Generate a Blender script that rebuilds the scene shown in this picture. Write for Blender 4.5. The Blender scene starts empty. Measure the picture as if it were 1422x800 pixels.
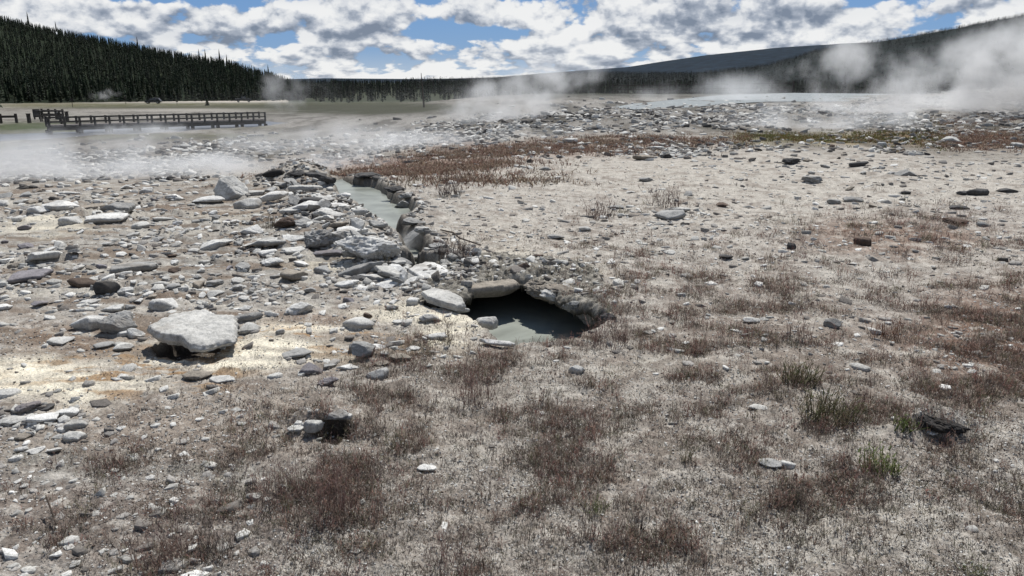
import bpy, bmesh, math, random
import numpy as np
from mathutils import Vector, Matrix, Euler
from math import radians as R, pi

random.seed(7); rng = np.random.default_rng(7)
sc = bpy.context.scene
COL = sc.collection
W0, H0, F0 = 1422.0, 800.0, 1054.0
EYE = 1.7
PITCH = R(15.3)
cp, sp = math.cos(PITCH), math.sin(PITCH)

# ------------------------------------------------------------------ helpers
def ray(px, py):
    dx, dy = (px - W0/2)/F0, -(py - H0/2)/F0
    return np.array([dx, cp + dy*sp, -sp + dy*cp])
def on_plane(px, py, z=0.0):
    d = ray(px, py); t = (z - EYE)/d[2]
    return d[0]*t, d[1]*t
def project(x, y, z):
    dz = z - EYE
    depth = y*cp - dz*sp
    depth = np.where(depth < 0.05, 0.05, depth)
    v = y*sp + dz*cp
    return W0/2 + F0*x/depth, H0/2 - F0*v/depth, depth

def h32(a):
    a = a.astype(np.uint64) & np.uint64(0xffffffff)
    a = ((a ^ (a >> np.uint64(16))) * np.uint64(0x7feb352d)) & np.uint64(0xffffffff)
    a = ((a ^ (a >> np.uint64(15))) * np.uint64(0x846ca68b)) & np.uint64(0xffffffff)
    return (a ^ (a >> np.uint64(16)))
def hrand(ix, iy, s):
    k = (ix.astype(np.int64)*73856093) ^ (iy.astype(np.int64)*19349663) ^ np.int64(s*83492791)
    return h32(k.astype(np.uint64)).astype(np.float64)/4294967295.0
def n2(x, y, s=0):
    x = np.asarray(x, float); y = np.asarray(y, float)
    ix = np.floor(x); iy = np.floor(y); fx = x-ix; fy = y-iy
    ux = fx*fx*fx*(fx*(fx*6-15)+10); uy = fy*fy*fy*(fy*(fy*6-15)+10)
    ix = ix.astype(np.int64); iy = iy.astype(np.int64)
    def g(i, j, a, b):
        t = hrand(i, j, s)*2*pi
        return np.cos(t)*a + np.sin(t)*b
    a = g(ix, iy, fx, fy); b = g(ix+1, iy, fx-1, fy)
    c = g(ix, iy+1, fx, fy-1); d = g(ix+1, iy+1, fx-1, fy-1)
    return (a*(1-ux)+b*ux)*(1-uy) + (c*(1-ux)+d*ux)*uy      # about -.7...7
def fbm(x, y, s=0, o=4, gain=.5):
    r = 0; a = 1.0
    for k in range(o):
        r = r + a*n2(x, y, s+k*17); x = x*2.03+5.1; y = y*2.03-3.7; a *= gain
    return r
def n3(p, s=0):
    x, y, z = p[:, 0], p[:, 1], p[:, 2]
    return (n2(x+z*.71, y-z*.53, s) + n2(y+x*.37, z+x*.29, s+5) + n2(z-y*.41, x+y*.67, s+9))/1.6
def fbm3(p, s=0, o=4):
    r = 0; a = 1.0
    for k in range(o):
        r = r + a*n3(p, s+k*13); p = p*2.07+3.3; a *= .5
    return r
def voro(x, y, s=0):
    ix = np.floor(x).astype(np.int64); iy = np.floor(y).astype(np.int64)
    b1 = np.full(x.shape, 9.); b2 = np.full(x.shape, 9.); idr = np.zeros(x.shape); ox = np.zeros(x.shape); oy = np.zeros(x.shape)
    for i in (-1, 0, 1):
        for j in (-1, 0, 1):
            cx = ix+i; cy = iy+j
            dx = cx + hrand(cx, cy, s) - x; dy = cy + hrand(cx, cy, s+1) - y
            d = np.hypot(dx, dy); m = d < b1
            b2 = np.where(m, b1, np.minimum(b2, d))
            idr = np.where(m, hrand(cx, cy, s+2), idr); ox = np.where(m, dx, ox); oy = np.where(m, dy, oy)
            b1 = np.where(m, d, b1)
    return b1, b2-b1, idr, ox, oy
def ss(a, b, x):
    t = np.clip((x-a)/(b-a), 0, 1); return t*t*(3-2*t)
def sdpoly(x, y, P):
    d = np.full(np.shape(x), 1e9); ins = np.zeros(np.shape(x), bool)
    n = len(P)
    for i in range(n):
        ax, ay = P[i]; bx, by = P[(i+1) % n]
        ex, ey = bx-ax, by-ay
        t = np.clip(((x-ax)*ex+(y-ay)*ey)/(ex*ex+ey*ey+1e-12), 0, 1)
        d = np.minimum(d, np.hypot(x-ax-t*ex, y-ay-t*ey))
        c = ((ay > y) != (by > y)) & (x < (bx-ax)*(y-ay)/((by-ay) if abs(by-ay) > 1e-12 else 1e-12)+ax)
        ins ^= c
    return np.where(ins, -d, d)

# ------------------------------------------------------------------ terrain height
CREEK = [on_plane(*p) for p in [(455,238),(478,236),(492,243),(525,247),(545,258),(550,266),(572,272),(583,284),(575,296),(560,305),(575,318),(598,332),(606,347),
                                (570,356),(556,345),(548,330),(528,318),(505,298),(488,280),(470,268),(455,255)]]
GAP = [on_plane(*p) for p in [(545,352),(575,350),(622,362),(650,378),(640,390),(600,385),(560,372)]]
PIT = [on_plane(*p) for p in [(585,430),(628,434),(660,446),(690,476),(735,474),(800,468),(842,446),(846,414),(822,386),(770,368),(700,364),(640,368),(600,384),(578,402)]]
CRUST = [on_plane(*p) for p in [(560,420),(596,424),(640,420),(668,402),(706,397),(735,400),(770,417),(806,434),(838,446),(868,440),(872,404),(840,372),(780,354),(700,350),(630,352),(580,372),(560,396)]]
HOLE = [on_plane(*p) for p in [(432,600),(455,590),(485,583),(502,592),(492,607),(465,616),(440,610)]]
SLABPIT = [on_plane(*p) for p in [(206,480),(235,466),(300,462),(330,468),(318,482),(290,494),(250,497),(218,494)]]
WATER_Z = -0.17
RIVER = [on_plane(px, py, -1.3) for px, py in [(-500,203),(0,199),(60,196),(110,191),(215,186),(345,178),(400,170),(345,168),(255,170),(130,173),(95,184),(0,187),(-500,188)]]
def gauss_px(px, py, cx, cy, rx, ry):
    return np.exp(-(((px-cx)/rx)**2 + ((py-cy)/ry)**2))
LUMPS = [(415,245,42,11,.36),(480,330,60,22,.13),(440,290,50,16,.16),(500,348,40,14,.07),(520,340,35,12,.06),(150,285,80,10,.05),(1390,140,120,7,.9),(1330,152,110,8,.5),
         (870,170,60,8,.15),(1305,588,45,12,.06),(450,582,34,10,.03),(640,365,40,8,.05),(770,385,60,10,.05),(830,425,30,12,.04)]
def base_h(x, y, fine=True, cut=True):
    x = np.asarray(x, float); y = np.asarray(y, float)
    r = np.hypot(x, y)
    px, py, dep = project(x, np.maximum(y, .3), 0)
    az = np.degrees(np.arctan2(x, y))
    wl = 1 - ss(-15, 3, az)
    left = -.3*ss(13.3, 17, r) - .028*np.clip(r-15, 0, 30) - .0225*np.clip(r-62, 0, 175)
    right = -.055*np.clip(r-105, 0, 90) - .01*np.clip(r-60, 0, 45)*0
    z = left*wl + right*(1-wl)
    z = np.maximum(z, -6.0)
    far = ss(250, 320, r)
    z = z*(1-far) - 6.0*far
    fadef = 1 - ss(60, 200, r)
    near = ss(300, 24, r)
    z = z + .10*fbm(x/4.5, y/4.5, 3, 3)*ss(3, 8, r)*fadef + .035*fbm(x/.9, y/.9, 11, 3)*fadef
    for cx, cy, rx, ry, h in LUMPS:
        z = z + h*gauss_px(px, py, cx, cy, rx, ry)*(y > .5)
    # rubble density
    if fine:
        rub = rubble(px, py, x, y)
        for sc_, am, sd in ((2.2, .10, 31), (5.0, .045, 47), (11, .022, 61)):
            u = x*sc_ + .35*fbm(x*sc_*.9, y*sc_*.9, 5, 2); v = y*sc_*1.25 + .35*fbm(x*sc_*.9+9, y*sc_*.9, 6, 2)
            d1, e, idr, ox, oy = voro(u, v, sd)
            tilt = (ox*np.cos(idr*40)+oy*np.sin(idr*40))*.8
            plate = np.clip((idr-.45)*1.8, 0, 1)*ss(0.0, .16, e)*(1+tilt)
            z = z + am*plate*rub*ss(90, 12/sc_**.3+12, r)
        small = ss(22, 5, r)
        z = z + small*(.016*fbm(x*7, y*7, 71, 3) + .010*np.abs(fbm(x*24, y*24, 77, 2)) + (.006*fbm(x*70, y*70, 79, 2))*ss(9, 4, r))
    rm = (r > 32) & (r < 75) & (x < 5)
    if rm.any():
        k = 1-ss(-1.0, 1.0, sdpoly(x[rm], y[rm], RIVER)); z[rm] = z[rm]*(1-k) - 1.75*k
    # cut the water channel, the pit and the hollows
    wob = (.07*fbm(x*3.5, y*3.5, 91, 4)+.035*np.abs(fbm(x*14, y*14, 93, 2))) if fine else 0
    for P, dep_, edge in () if not cut else ((CREEK, .30, .17), (GAP, .30, .07), (PIT, .52, .06), (HOLE, .11, .07), (SLABPIT, .13, .07)):
        d = sdpoly(x, y, P) + wob*(.9 if dep_ > .2 else .4)
        near_m = np.abs(d) < 3
        k = 1-ss(-edge, .015, d)
        z = np.where(near_m, z*(1-.6*k) - dep_*k, z)
    return z
def rubble(px, py, x, y):
    a = np.zeros_like(px)
    for cx, cy, rx, ry, s in RUB:
        a = np.maximum(a, s*gauss_px(px, py, cx, cy, rx, ry))
    a = a*(.45 + .75*ss(-.25, .3, fbm(x*1.3, y*1.3, 41, 3)))
    return np.clip(a, 0, 1)
RUB = [(330,330,170,40,.8),(120,290,150,22,.9),(400,262,110,22,1.),(470,335,80,40,1.),(560,385,80,28,.9),(230,400,190,30,.6),(60,380,110,35,.5),(500,490,60,20,.5),
       (940,212,190,10,.5),(1250,235,220,16,.35),(1300,185,160,22,.8),(880,165,330,16,.75),(600,175,260,14,.6),(280,200,260,16,.5),(930,295,60,16,.4),(455,590,55,18,.7),(40,585,60,22,.5),(760,400,90,20,.5),(1300,590,60,16,.4)]
def hz(x, y):
    return float(base_h(np.array([x]), np.array([y]))[0])
def ground_at(px, py, plane=None):
    """world point of the terrain that is seen along this line of sight in the survey"""
    if plane is not None:
        x, y = on_plane(px, py, plane); return x, y, plane
    d = ray(px, py)
    t = (0-EYE)/d[2] if d[2] < -1e-4 else 400
    ts = np.concatenate([np.linspace(.5, min(t*1.0, 400), 60), np.linspace(min(t, 400), min(t*4+2, 700), 260)])
    X = d[0]*ts; Y = d[1]*ts; Z = EYE + d[2]*ts
    Hh = base_h(X, Y, False)
    hit = np.where(Z < Hh)[0]
    k = hit[0] if len(hit) else len(ts)-1
    if k > 0:
        a = (Z-Hh)[k-1]; b = (Z-Hh)[k]; f = a/(a-b+1e-9) if len(hit) else 1
        tt = ts[k-1] + (ts[k]-ts[k-1])*f
    else: tt = ts[0]
    return d[0]*tt, d[1]*tt, EYE + d[2]*tt

# ------------------------------------------------------------------ node helpers
class NT:
    def __init__(s, tree): s.t = tree; s.t.nodes.clear()
    def n(s, typ, **kw):
        nd = s.t.nodes.new(typ)
        for k, v in kw.items():
            if k.startswith('i_'):
                nd.inputs[k[2:].replace('_', ' ')].default_value = v
            else: setattr(nd, k, v)
        return nd
    def l(s, a, b): s.t.links.new(a, b)
    def set(s, sock, v):
        if isinstance(v, bpy.types.NodeSocket): s.l(v, sock)
        else: sock.default_value = v
    def m(s, op, a, b=0.0, c=None, clamp=False):
        nd = s.t.nodes.new('ShaderNodeMath'); nd.operation = op; nd.use_clamp = clamp
        s.set(nd.inputs[0], a); s.set(nd.inputs[1], b)
        if c is not None: s.set(nd.inputs[2], c)
        return nd.outputs[0]
    def mix(s, f, a, b, mode='MIX'):
        nd = s.t.nodes.new('ShaderNodeMix'); nd.data_type = 'RGBA'; nd.blend_type = mode; nd.clamp_factor = True
        s.set(nd.inputs[0], f); s.set(nd.inputs[6], a if isinstance(a, bpy.types.NodeSocket) else (*a[:3], 1)); s.set(nd.inputs[7], b if isinstance(b, bpy.types.NodeSocket) else (*b[:3], 1))
        return nd.outputs[2]
    def noise(s, vec, scale, detail=4, rough=.55, dist=0.):
        nd = s.t.nodes.new('ShaderNodeTexNoise'); nd.inputs['Scale'].default_value = scale
        nd.inputs['Detail'].default_value = detail; nd.inputs['Roughness'].default_value = rough; nd.inputs['Distortion'].default_value = dist
        if vec is not None: s.l(vec, nd.inputs['Vector'])
        return nd.outputs['Fac']
    def rng(s, v, a, b, c=0., d=1., smooth=True):
        nd = s.t.nodes.new('ShaderNodeMapRange'); nd.interpolation_type = 'SMOOTHSTEP' if smooth else 'LINEAR'
        s.set(nd.inputs[0], v)
        for i, q in enumerate((a, b, c, d)): s.set(nd.inputs[i+1], q)
        return nd.outputs[0]
def new_mat(name):
    m = bpy.data.materials.new(name); m.use_nodes = True
    T = NT(m.node_tree)
    out = T.n('ShaderNodeOutputMaterial')
    return m, T, out
def principled(T, out, base, rough=.9, spec=.2, normal=None, metallic=0.):
    b = T.n('ShaderNodeBsdfPrincipled')
    T.set(b.inputs['Base Color'], base if isinstance(base, bpy.types.NodeSocket) else (*base[:3], 1))
    T.set(b.inputs['Roughness'], rough); b.inputs['Specular IOR Level'].default_value = spec
    b.inputs['Metallic'].default_value = metallic
    if normal is not None: T.l(normal, b.inputs['Normal'])
    T.l(b.outputs[0], out.inputs['Surface'])
    return b
def bump(T, h, strength, dist):
    b = T.n('ShaderNodeBump'); b.inputs['Strength'].default_value = strength; b.inputs['Distance'].default_value = dist
    T.l(h, b.inputs['Height']); return b.outputs[0]

# ground: zone colour comes from the mesh, grain is procedural
def mat_ground():
    m, T, out = new_mat('ground')
    at = T.n('ShaderNodeAttribute', attribute_name='Col')
    pos = T.n('ShaderNodeNewGeometry').outputs['Position']
    a = T.noise(pos, 9, 6, .7); b = T.noise(pos, 75, 4, .7); c = T.noise(pos, 260, 2, .6)
    f = T.m('ADD', T.rng(a, .3, .7, .82, 1.18), T.rng(b, .3, .7, -.30, .30))
    f = T.m('ADD', f, T.rng(c, .3, .7, -.12, .12))
    col = T.mix(1, at.outputs['Color'], (1, 1, 1), 'MULTIPLY')
    vm = T.n('ShaderNodeVectorMath', operation='SCALE'); T.l(col, vm.inputs[0]); T.l(f, vm.inputs['Scale'])
    h = T.m('ADD', T.m('MULTIPLY', b, .6), T.m('MULTIPLY', c, .25))
    principled(T, out, vm.outputs[0], .95, .1, bump(T, h, .9, .012))
    return m
def mat_rock():
    m, T, out = new_mat('sinter_rock')
    oi = T.n('ShaderNodeObjectInfo'); g = T.n('ShaderNodeNewGeometry')
    tc = T.n('ShaderNodeTexCoord')
    add = T.n('ShaderNodeVectorMath', operation='ADD'); T.l(g.outputs['Position'], add.inputs[0]); T.l(oi.outputs['Location'], add.inputs[1])
    pos = add.outputs[0]
    a = T.noise(pos, 6, 6, .65, .3); b = T.noise(pos, 38, 5, .7); c = T.noise(pos, 170, 3, .6)
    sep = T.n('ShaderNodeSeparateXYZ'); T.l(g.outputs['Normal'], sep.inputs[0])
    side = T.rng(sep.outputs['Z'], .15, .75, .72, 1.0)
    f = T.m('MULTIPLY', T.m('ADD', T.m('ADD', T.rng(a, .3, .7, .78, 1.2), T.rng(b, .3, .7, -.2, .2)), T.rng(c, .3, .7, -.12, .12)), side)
    pit = T.rng(b, .62, .7, 0, .55); f = T.m('MULTIPLY', f, T.m('SUBTRACT', 1, pit))
    vm = T.n('ShaderNodeVectorMath', operation='SCALE'); T.l(oi.outputs['Color'], vm.inputs[0]); T.l(f, vm.inputs['Scale'])
    rust = T.rng(T.noise(pos, 3.1, 4, .6), .52, .72, 0, .45)
    col = T.mix(rust, vm.outputs[0], (.17, .135, .10))
    h = T.m('ADD', T.m('MULTIPLY', b, .7), T.m('MULTIPLY', c, .3))
    principled(T, out, col, .93, .12, bump(T, h, .8, .012))
    return m
def mat_attr(name, rough=.9, spec=.15, trans=0., var=.25, scale=30):
    m, T, out = new_mat(name)
    at = T.n('ShaderNodeAttribute', attribute_name='Col')
    pos = T.n('ShaderNodeNewGeometry').outputs['Position']
    f = T.rng(T.noise(pos, scale, 3, .6), .3, .7, 1-var, 1+var)
    vm = T.n('ShaderNodeVectorMath', operation='SCALE'); T.l(at.outputs['Color'], vm.inputs[0]); T.l(f, vm.inputs['Scale'])
    b = principled(T, out, vm.outputs[0], rough, spec)
    if trans:
        tr = T.n('ShaderNodeBsdfTranslucent'); T.l(vm.outputs[0], tr.inputs['Color'])
        mx = T.n('ShaderNodeMixShader'); mx.inputs[0].default_value = trans
        T.l(b.outputs[0], mx.inputs[1]); T.l(tr.outputs[0], mx.inputs[2]); T.l(mx.outputs[0], out.inputs['Surface'])
    return m
def mat_plain(name, base, rough=.8, spec=.2, var=.25, scale=12, metallic=0.):
    m, T, out = new_mat(name)
    tc = T.n('ShaderNodeTexCoord').outputs['Object']
    f = T.rng(T.noise(tc, scale, 4, .6), .3, .7, 1-var, 1+var)
    vm = T.n('ShaderNodeVectorMath', operation='SCALE'); vm.inputs[0].default_value = base; T.l(f, vm.inputs['Scale'])
    principled(T, out, vm.outputs[0], rough, spec, metallic=metallic)
    return m
def mat_water(name, base, rough, sc_=9, bs=.15, spec=.5):
    m, T, out = new_mat(name)
    pos = T.n('ShaderNodeNewGeometry').outputs['Position']
    a = T.noise(pos, 1.6, 5, .6, .8)
    col = T.mix(T.rng(a, .35, .65), tuple(c*.72 for c in base), tuple(c*1.15 for c in base))
    principled(T, out, col, rough, spec, bump(T, T.noise(pos, sc_, 3, .5), bs, .02))
    return m

M_GROUND = mat_ground(); M_ROCK = mat_rock()
M_GRAVEL = mat_attr('gravel', .95, .1, 0, .3, 90)
M_PLANT = mat_attr('dry_plant', .85, .15, .25, .2, 40)
M_TREE = mat_attr('pine_needles', .8, .15, .12, .35, .6)
M_BARK = mat_plain('bark', (.06, .045, .035))
M_WOOD = mat_plain('weathered_wood', (.032, .028, .025), .9, .1, .3, 6)
M_WOODL = mat_plain('grey_planks', (.20, .18, .165), .9, .1, .3, 6)
M_DARK = mat_plain('dark_paint', (.014, .014, .015), .45, .4, .15)
M_CAR = mat_plain('car_paint_dark', (.012, .013, .016), .25, .5, .05)
M_GLASS = mat_plain('car_glass', (.02, .025, .03), .08, .6, .02)
M_TYRE = mat_plain('tyre_rubber', (.012, .012, .012), .85, .2, .1)
M_RIM = mat_plain('wheel_rim', (.3, .3, .31), .35, .5, .1, metallic=.7)
M_SIGN = mat_plain('sign_face', (.035, .03, .026), .6, .3, .2)

# ------------------------------------------------------------------ mesh helpers
def mesh_np(name, V, Fq, cols=None, smooth=False, tri=None):
    """V (n,3); Fq faces as an int array (m,k) or list of such arrays"""
    me = bpy.data.meshes.new(name)
    arrs = Fq if isinstance(Fq, list) else [Fq]
    arrs = [a for a in arrs if len(a)]
    me.vertices.add(len(V)); me.vertices.foreach_set('co', np.ascontiguousarray(V, dtype=np.float32).ravel())
    loops = np.concatenate([a.ravel() for a in arrs]).astype(np.int32)
    tot = np.concatenate([np.full(len(a), a.shape[1]) for a in arrs]).astype(np.int32)
    start = np.concatenate([[0], np.cumsum(tot)[:-1]]).astype(np.int32)
    me.loops.add(len(loops)); me.loops.foreach_set('vertex_index', loops)
    me.polygons.add(len(tot)); me.polygons.foreach_set('loop_start', start); me.polygons.foreach_set('loop_total', tot)
    if smooth: me.polygons.foreach_set('use_smooth', np.ones(len(tot), bool))
    me.update(calc_edges=True); 
    if cols is not None:
        c = np.ones((len(V), 4), np.float32); c[:, :3] = cols
        at = me.attributes.new('Col', 'FLOAT_COLOR', 'POINT'); at.data.foreach_set('color', c.ravel())
    return me
def obj(name, me, mat=None, parent=None, label=None, cat=None, group=None, kind=None, loc=None):
    o = bpy.data.objects.new(name, me); COL.objects.link(o)
    if mat is not None and me is not None and not me.materials: me.materials.append(mat)
    if parent is not None: o.parent = parent
    if label: o['label'] = label
    if cat: o['category'] = cat
    if group: o['group'] = group
    if kind: o['kind'] = kind
    elif cat: o['kind'] = 'thing'
    if loc is not None: o.location = loc
    return o
def scatter(name, temps, pos, scl, rot, tilt, col, colvar=None):
    """merge many copies of small templates [(V,F,shade)] into one mesh (stuff only)"""
    VV = []; FF = {}; CC = []; off = 0
    n = len(pos); pick = rng.integers(0, len(temps), n)
    for ti, (V, F, S) in enumerate(temps):
        k = np.where(pick == ti)[0]
        if not len(k): continue
        v = V[None]*scl[k][:, None, :]
        t = tilt[k]; ct, st = np.cos(t)[:, None], np.sin(t)[:, None]
        y = v[..., 1]*ct - v[..., 2]*st; z = v[..., 1]*st + v[..., 2]*ct
        c, s = np.cos(rot[k])[:, None], np.sin(rot[k])[:, None]
        x2 = v[..., 0]*c - y*s; y2 = v[..., 0]*s + y*c
        P = np.stack([x2, y2, z], -1) + pos[k][:, None, :]
        VV.append(P.reshape(-1, 3))
        CC.append((col[k][:, None, :]*S[None, :, None]).reshape(-1, 3))
        nv = len(V)
        for f in (F if isinstance(F, list) else [F]):
            f2 = (f[None] + (np.arange(len(k))*nv)[:, None, None] + off).reshape(-1, f.shape[1])
            FF.setdefault(f.shape[1], []).append(f2)
        off += nv*len(k)
    return mesh_np(name, np.concatenate(VV), [np.concatenate(a) for a in FF.values()], np.concatenate(CC))

class MB:
    """boxes, tubes and prisms gathered into one mesh part"""
    def __init__(s): s.bm = bmesh.new()
    def box(s, x0, x1, y0, y1, z0, z1, mat=None):
        r = bmesh.ops.create_cube(s.bm, size=1)
        for v in r['verts']:
            v.co = Vector(((x0+x1)/2+v.co.x*(x1-x0), (y0+y1)/2+v.co.y*(y1-y0), (z0+z1)/2+v.co.z*(z1-z0)))
            if mat is not None: v.co = mat @ v.co
        return s
    def bar(s, a, b, w, h):
        a = Vector(a); b = Vector(b); d = b-a; L = d.length
        q = d.to_track_quat('X', 'Z').to_matrix().to_4x4(); q.translation = (a+b)/2
        return s.box(-L/2, L/2, -w/2, w/2, -h/2, h/2, q)
    def tube(s, a, b, r1, r2=None, n=8):
        a = Vector(a); b = Vector(b); d = b-a
        q = d.to_track_quat('Z', 'Y').to_matrix().to_4x4(); q.translation = (a+b)/2
        bmesh.ops.create_cone(s.bm, cap_ends=True, segments=n, radius1=r1, radius2=r2 if r2 is not None else r1, depth=d.length, matrix=q)
        return s
    def prism(s, prof, x0, x1):
        A = [s.bm.verts.new((x0, p[0], p[1])) for p in prof]; B = [s.bm.verts.new((x1, p[0], p[1])) for p in prof]
        n = len(prof)
        s.bm.faces.new(A[::-1]); s.bm.faces.new(B)
        for i in range(n): s.bm.faces.new((A[i], A[(i+1) % n], B[(i+1) % n], B[i]))
        return s
    def bevel(s, w, seg=2):
        bmesh.ops.bevel(s.bm, geom=s.bm.edges[:], offset=w, segments=seg, affect='EDGES', clamp_overlap=True); return s
    def build(s, name, mat, parent=None, **kw):
        bmesh.ops.recalc_face_normals(s.bm, faces=s.bm.faces[:])
        me = bpy.data.meshes.new(name); s.bm.to_mesh(me); s.bm.free()
        return obj(name, me, mat, parent, **kw)

# ------------------------------------------------------------------ camera, light, sky
cam = bpy.data.cameras.new('camera'); co = bpy.data.objects.new('camera', cam); COL.objects.link(co)
co.location = (0, 0, EYE); co.rotation_euler = (R(90)-PITCH, 0, 0)
cam.sensor_fit = 'HORIZONTAL'; cam.angle = 2*math.atan(W0/2/F0); cam.clip_end = 30000; cam.clip_start = .05
sc.camera = co
SUN_EL, SUN_AZ = R(57), R(14)          # azimuth measured from +Y towards +X: high sun ahead of the camera
sun = bpy.data.lights.new('sun', 'SUN'); sun.energy = 5.0; sun.angle = R(.53); sun.color = (1, .975, .935)
so = bpy.data.objects.new('sun', sun); COL.objects.link(so)
sd = Vector((math.sin(SUN_AZ)*math.cos(SUN_EL), math.cos(SUN_AZ)*math.cos(SUN_EL), math.sin(SUN_EL)))
so.rotation_euler = (-sd).to_track_quat('-Z', 'Y').to_euler(); so.location = (0, 0, 30)

w = bpy.data.worlds.new('World'); sc.world = w; w.use_nodes = True
T = NT(w.node_tree)
out = T.n('ShaderNodeOutputWorld'); bg = T.n('ShaderNodeBackground'); T.l(bg.outputs[0], out.inputs[0])
sky = T.n('ShaderNodeTexSky', sky_type='NISHITA'); sky.sun_disc = False; sky.sun_elevation = SUN_EL; sky.sun_rotation = SUN_AZ
sky.altitude = 2200; sky.dust_density = .4; sky.ozone_density = 1.6
bg.inputs[1].default_value = .085
gen = T.n('ShaderNodeTexCoord').outputs['Generated']
sx = T.n('ShaderNodeSeparateXYZ'); T.l(gen, sx.inputs[0])
AZ = T.m('ARCTAN2', sx.outputs[0], sx.outputs[1]); EL = T.m('ARCSINE', sx.outputs[2])
def pxaz(px): return math.atan((px-W0/2)/F0/cp)
def pxel(py): return math.atan((112-py)/F0*.96)
def cloud_vec(dv):
    # lower clouds are farther away, hence smaller
    e = T.m('MAXIMUM', T.m('ADD', EL, dv), 0)
    u = T.m('MULTIPLY', AZ, 15)
    v = T.m('MULTIPLY', T.m('LOGARITHM', T.m('ADD', e, .05), math.e), 3.0)
    cx = T.n('ShaderNodeCombineXYZ'); T.l(T.m('ADD', u, CSEED), cx.inputs[0]); T.l(v, cx.inputs[1])
    return cx.outputs[0]
CSEED = 77.1
def cloud_density(dv):
    vec = cloud_vec(dv)
    nz = T.n('ShaderNodeTexNoise', noise_dimensions='2D'); T.l(vec, nz.inputs['Vector'])
    nz.inputs['Scale'].default_value = .6; nz.inputs['Detail'].default_value = 8; nz.inputs['Roughness'].default_value = .57
    # warp the puffs with the noise itself
    ad = T.n('ShaderNodeVectorMath', operation='MULTIPLY_ADD'); T.l(nz.outputs['Color'], ad.inputs[0]); ad.inputs[1].default_value = (.5, .5, 0); T.l(vec, ad.inputs[2])
    vor = T.n('ShaderNodeTexVoronoi', voronoi_dimensions='2D', feature='F1'); vor.inputs['Scale'].default_value = 1.7; vor.inputs['Detail'].default_value = 2.5; vor.inputs['Roughness'].default_value = .5
    T.l(ad.outputs[0], vor.inputs['Vector'])
    return T.m('ADD', nz.outputs['Fac'], T.m('MULTIPLY', T.m('SUBTRACT', .45, vor.outputs['Distance']), .20))
d0 = cloud_density(0.); d1 = cloud_density(.013)
def blob(px, py, rx, ry, s):
    ax, ey = pxaz(px), pxel(py)
    u = T.m('DIVIDE', T.m('SUBTRACT', AZ, ax), rx/F0); v = T.m('DIVIDE', T.m('SUBTRACT', EL, ey), ry/F0)
    q = T.m('ADD', T.m('MULTIPLY', u, u), T.m('MULTIPLY', v, v))
    return T.m('MULTIPLY', T.m('EXPONENT', T.m('MULTIPLY', q, -1)), s)
bias = 0.0
for b_ in SKYB if 'SKYB' in globals() else [(640,48,75,9,-.26),(230,12,150,9,-.22),(1175,5,60,12,-.28),(420,64,24,9,-.16),(560,5,55,7,-.12),(360,48,120,18,.12),(120,30,90,18,.12),(520,38,45,22,.12),(760,25,110,22,.10),(960,40,140,26,.12),(1330,20,130,26,.14),(1000,70,160,18,.06),(700,80,240,14,.06)]:
    bias = T.m('ADD', blob(*b_), bias)
cov = T.m('ADD', d0, bias)
hi = T.rng(EL, R(12), R(40), 0, .12)
alpha = T.rng(T.m('SUBTRACT', cov, hi), .335, .425)
lit = T.m('MULTIPLY', T.m('SUBTRACT', d0, d1), 3.9)
thick = T.rng(cov, .50, .80, 0, 1)
shade = T.m('SUBTRACT', T.m('ADD', .70, lit), T.m('MULTIPLY', thick, .16), clamp=True)
shade = T.m('ADD', shade, blob(330, 56, 90, 12, -.3)); shade = T.m('ADD', shade, blob(520, 50, 45, 9, -.35)); shade = T.m('ADD', shade, blob(400, 0, 260, 10, -.45)); shade = T.m('ADD', shade, blob(1000, 30, 120, 12, -.25)); shade = T.m('ADD', shade, blob(1330, 14, 110, 12, -.25), clamp=True)
cr = T.n('ShaderNodeValToRGB'); T.l(shade, cr.inputs[0]); e = cr.color_ramp.elements
e[0].position = 0; e[0].color = (.21, .25, .32, 1); e[1].position = 1; e[1].color = (.90, .90, .89, 1)
q = e.new(.38); q.color = (.40, .44, .51, 1); q = e.new(.68); q.color = (.70, .72, .75, 1)
sc_ = T.n('ShaderNodeVectorMath', operation='SCALE'); T.l(cr.outputs[0], sc_.inputs[0]); sc_.inputs['Scale'].default_value = 1/.085
haze = T.rng(EL, 0, R(2.4), .6, 0)
blue = T.mix(.7, sky.outputs[0], (1.1, 2.9, 6.6))
skyc = T.mix(haze, blue, (6.0, 7.2, 8.4))
final = T.mix(T.m('MULTIPLY', alpha, T.rng(EL, R(55), R(80), .95, .5)), skyc, sc_.outputs[0])
# dim the dome overhead so shadows stay deep
dim = T.rng(EL, R(9), R(28), 1.0, .55)
fs = T.n('ShaderNodeVectorMath', operation='SCALE'); T.l(final, fs.inputs[0]); T.l(dim, fs.inputs['Scale'])
T.l(fs.outputs[0], bg.inputs[0])
w.cycles.sampling_method = 'MANUAL'; w.cycles.sample_map_resolution = 512

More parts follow.
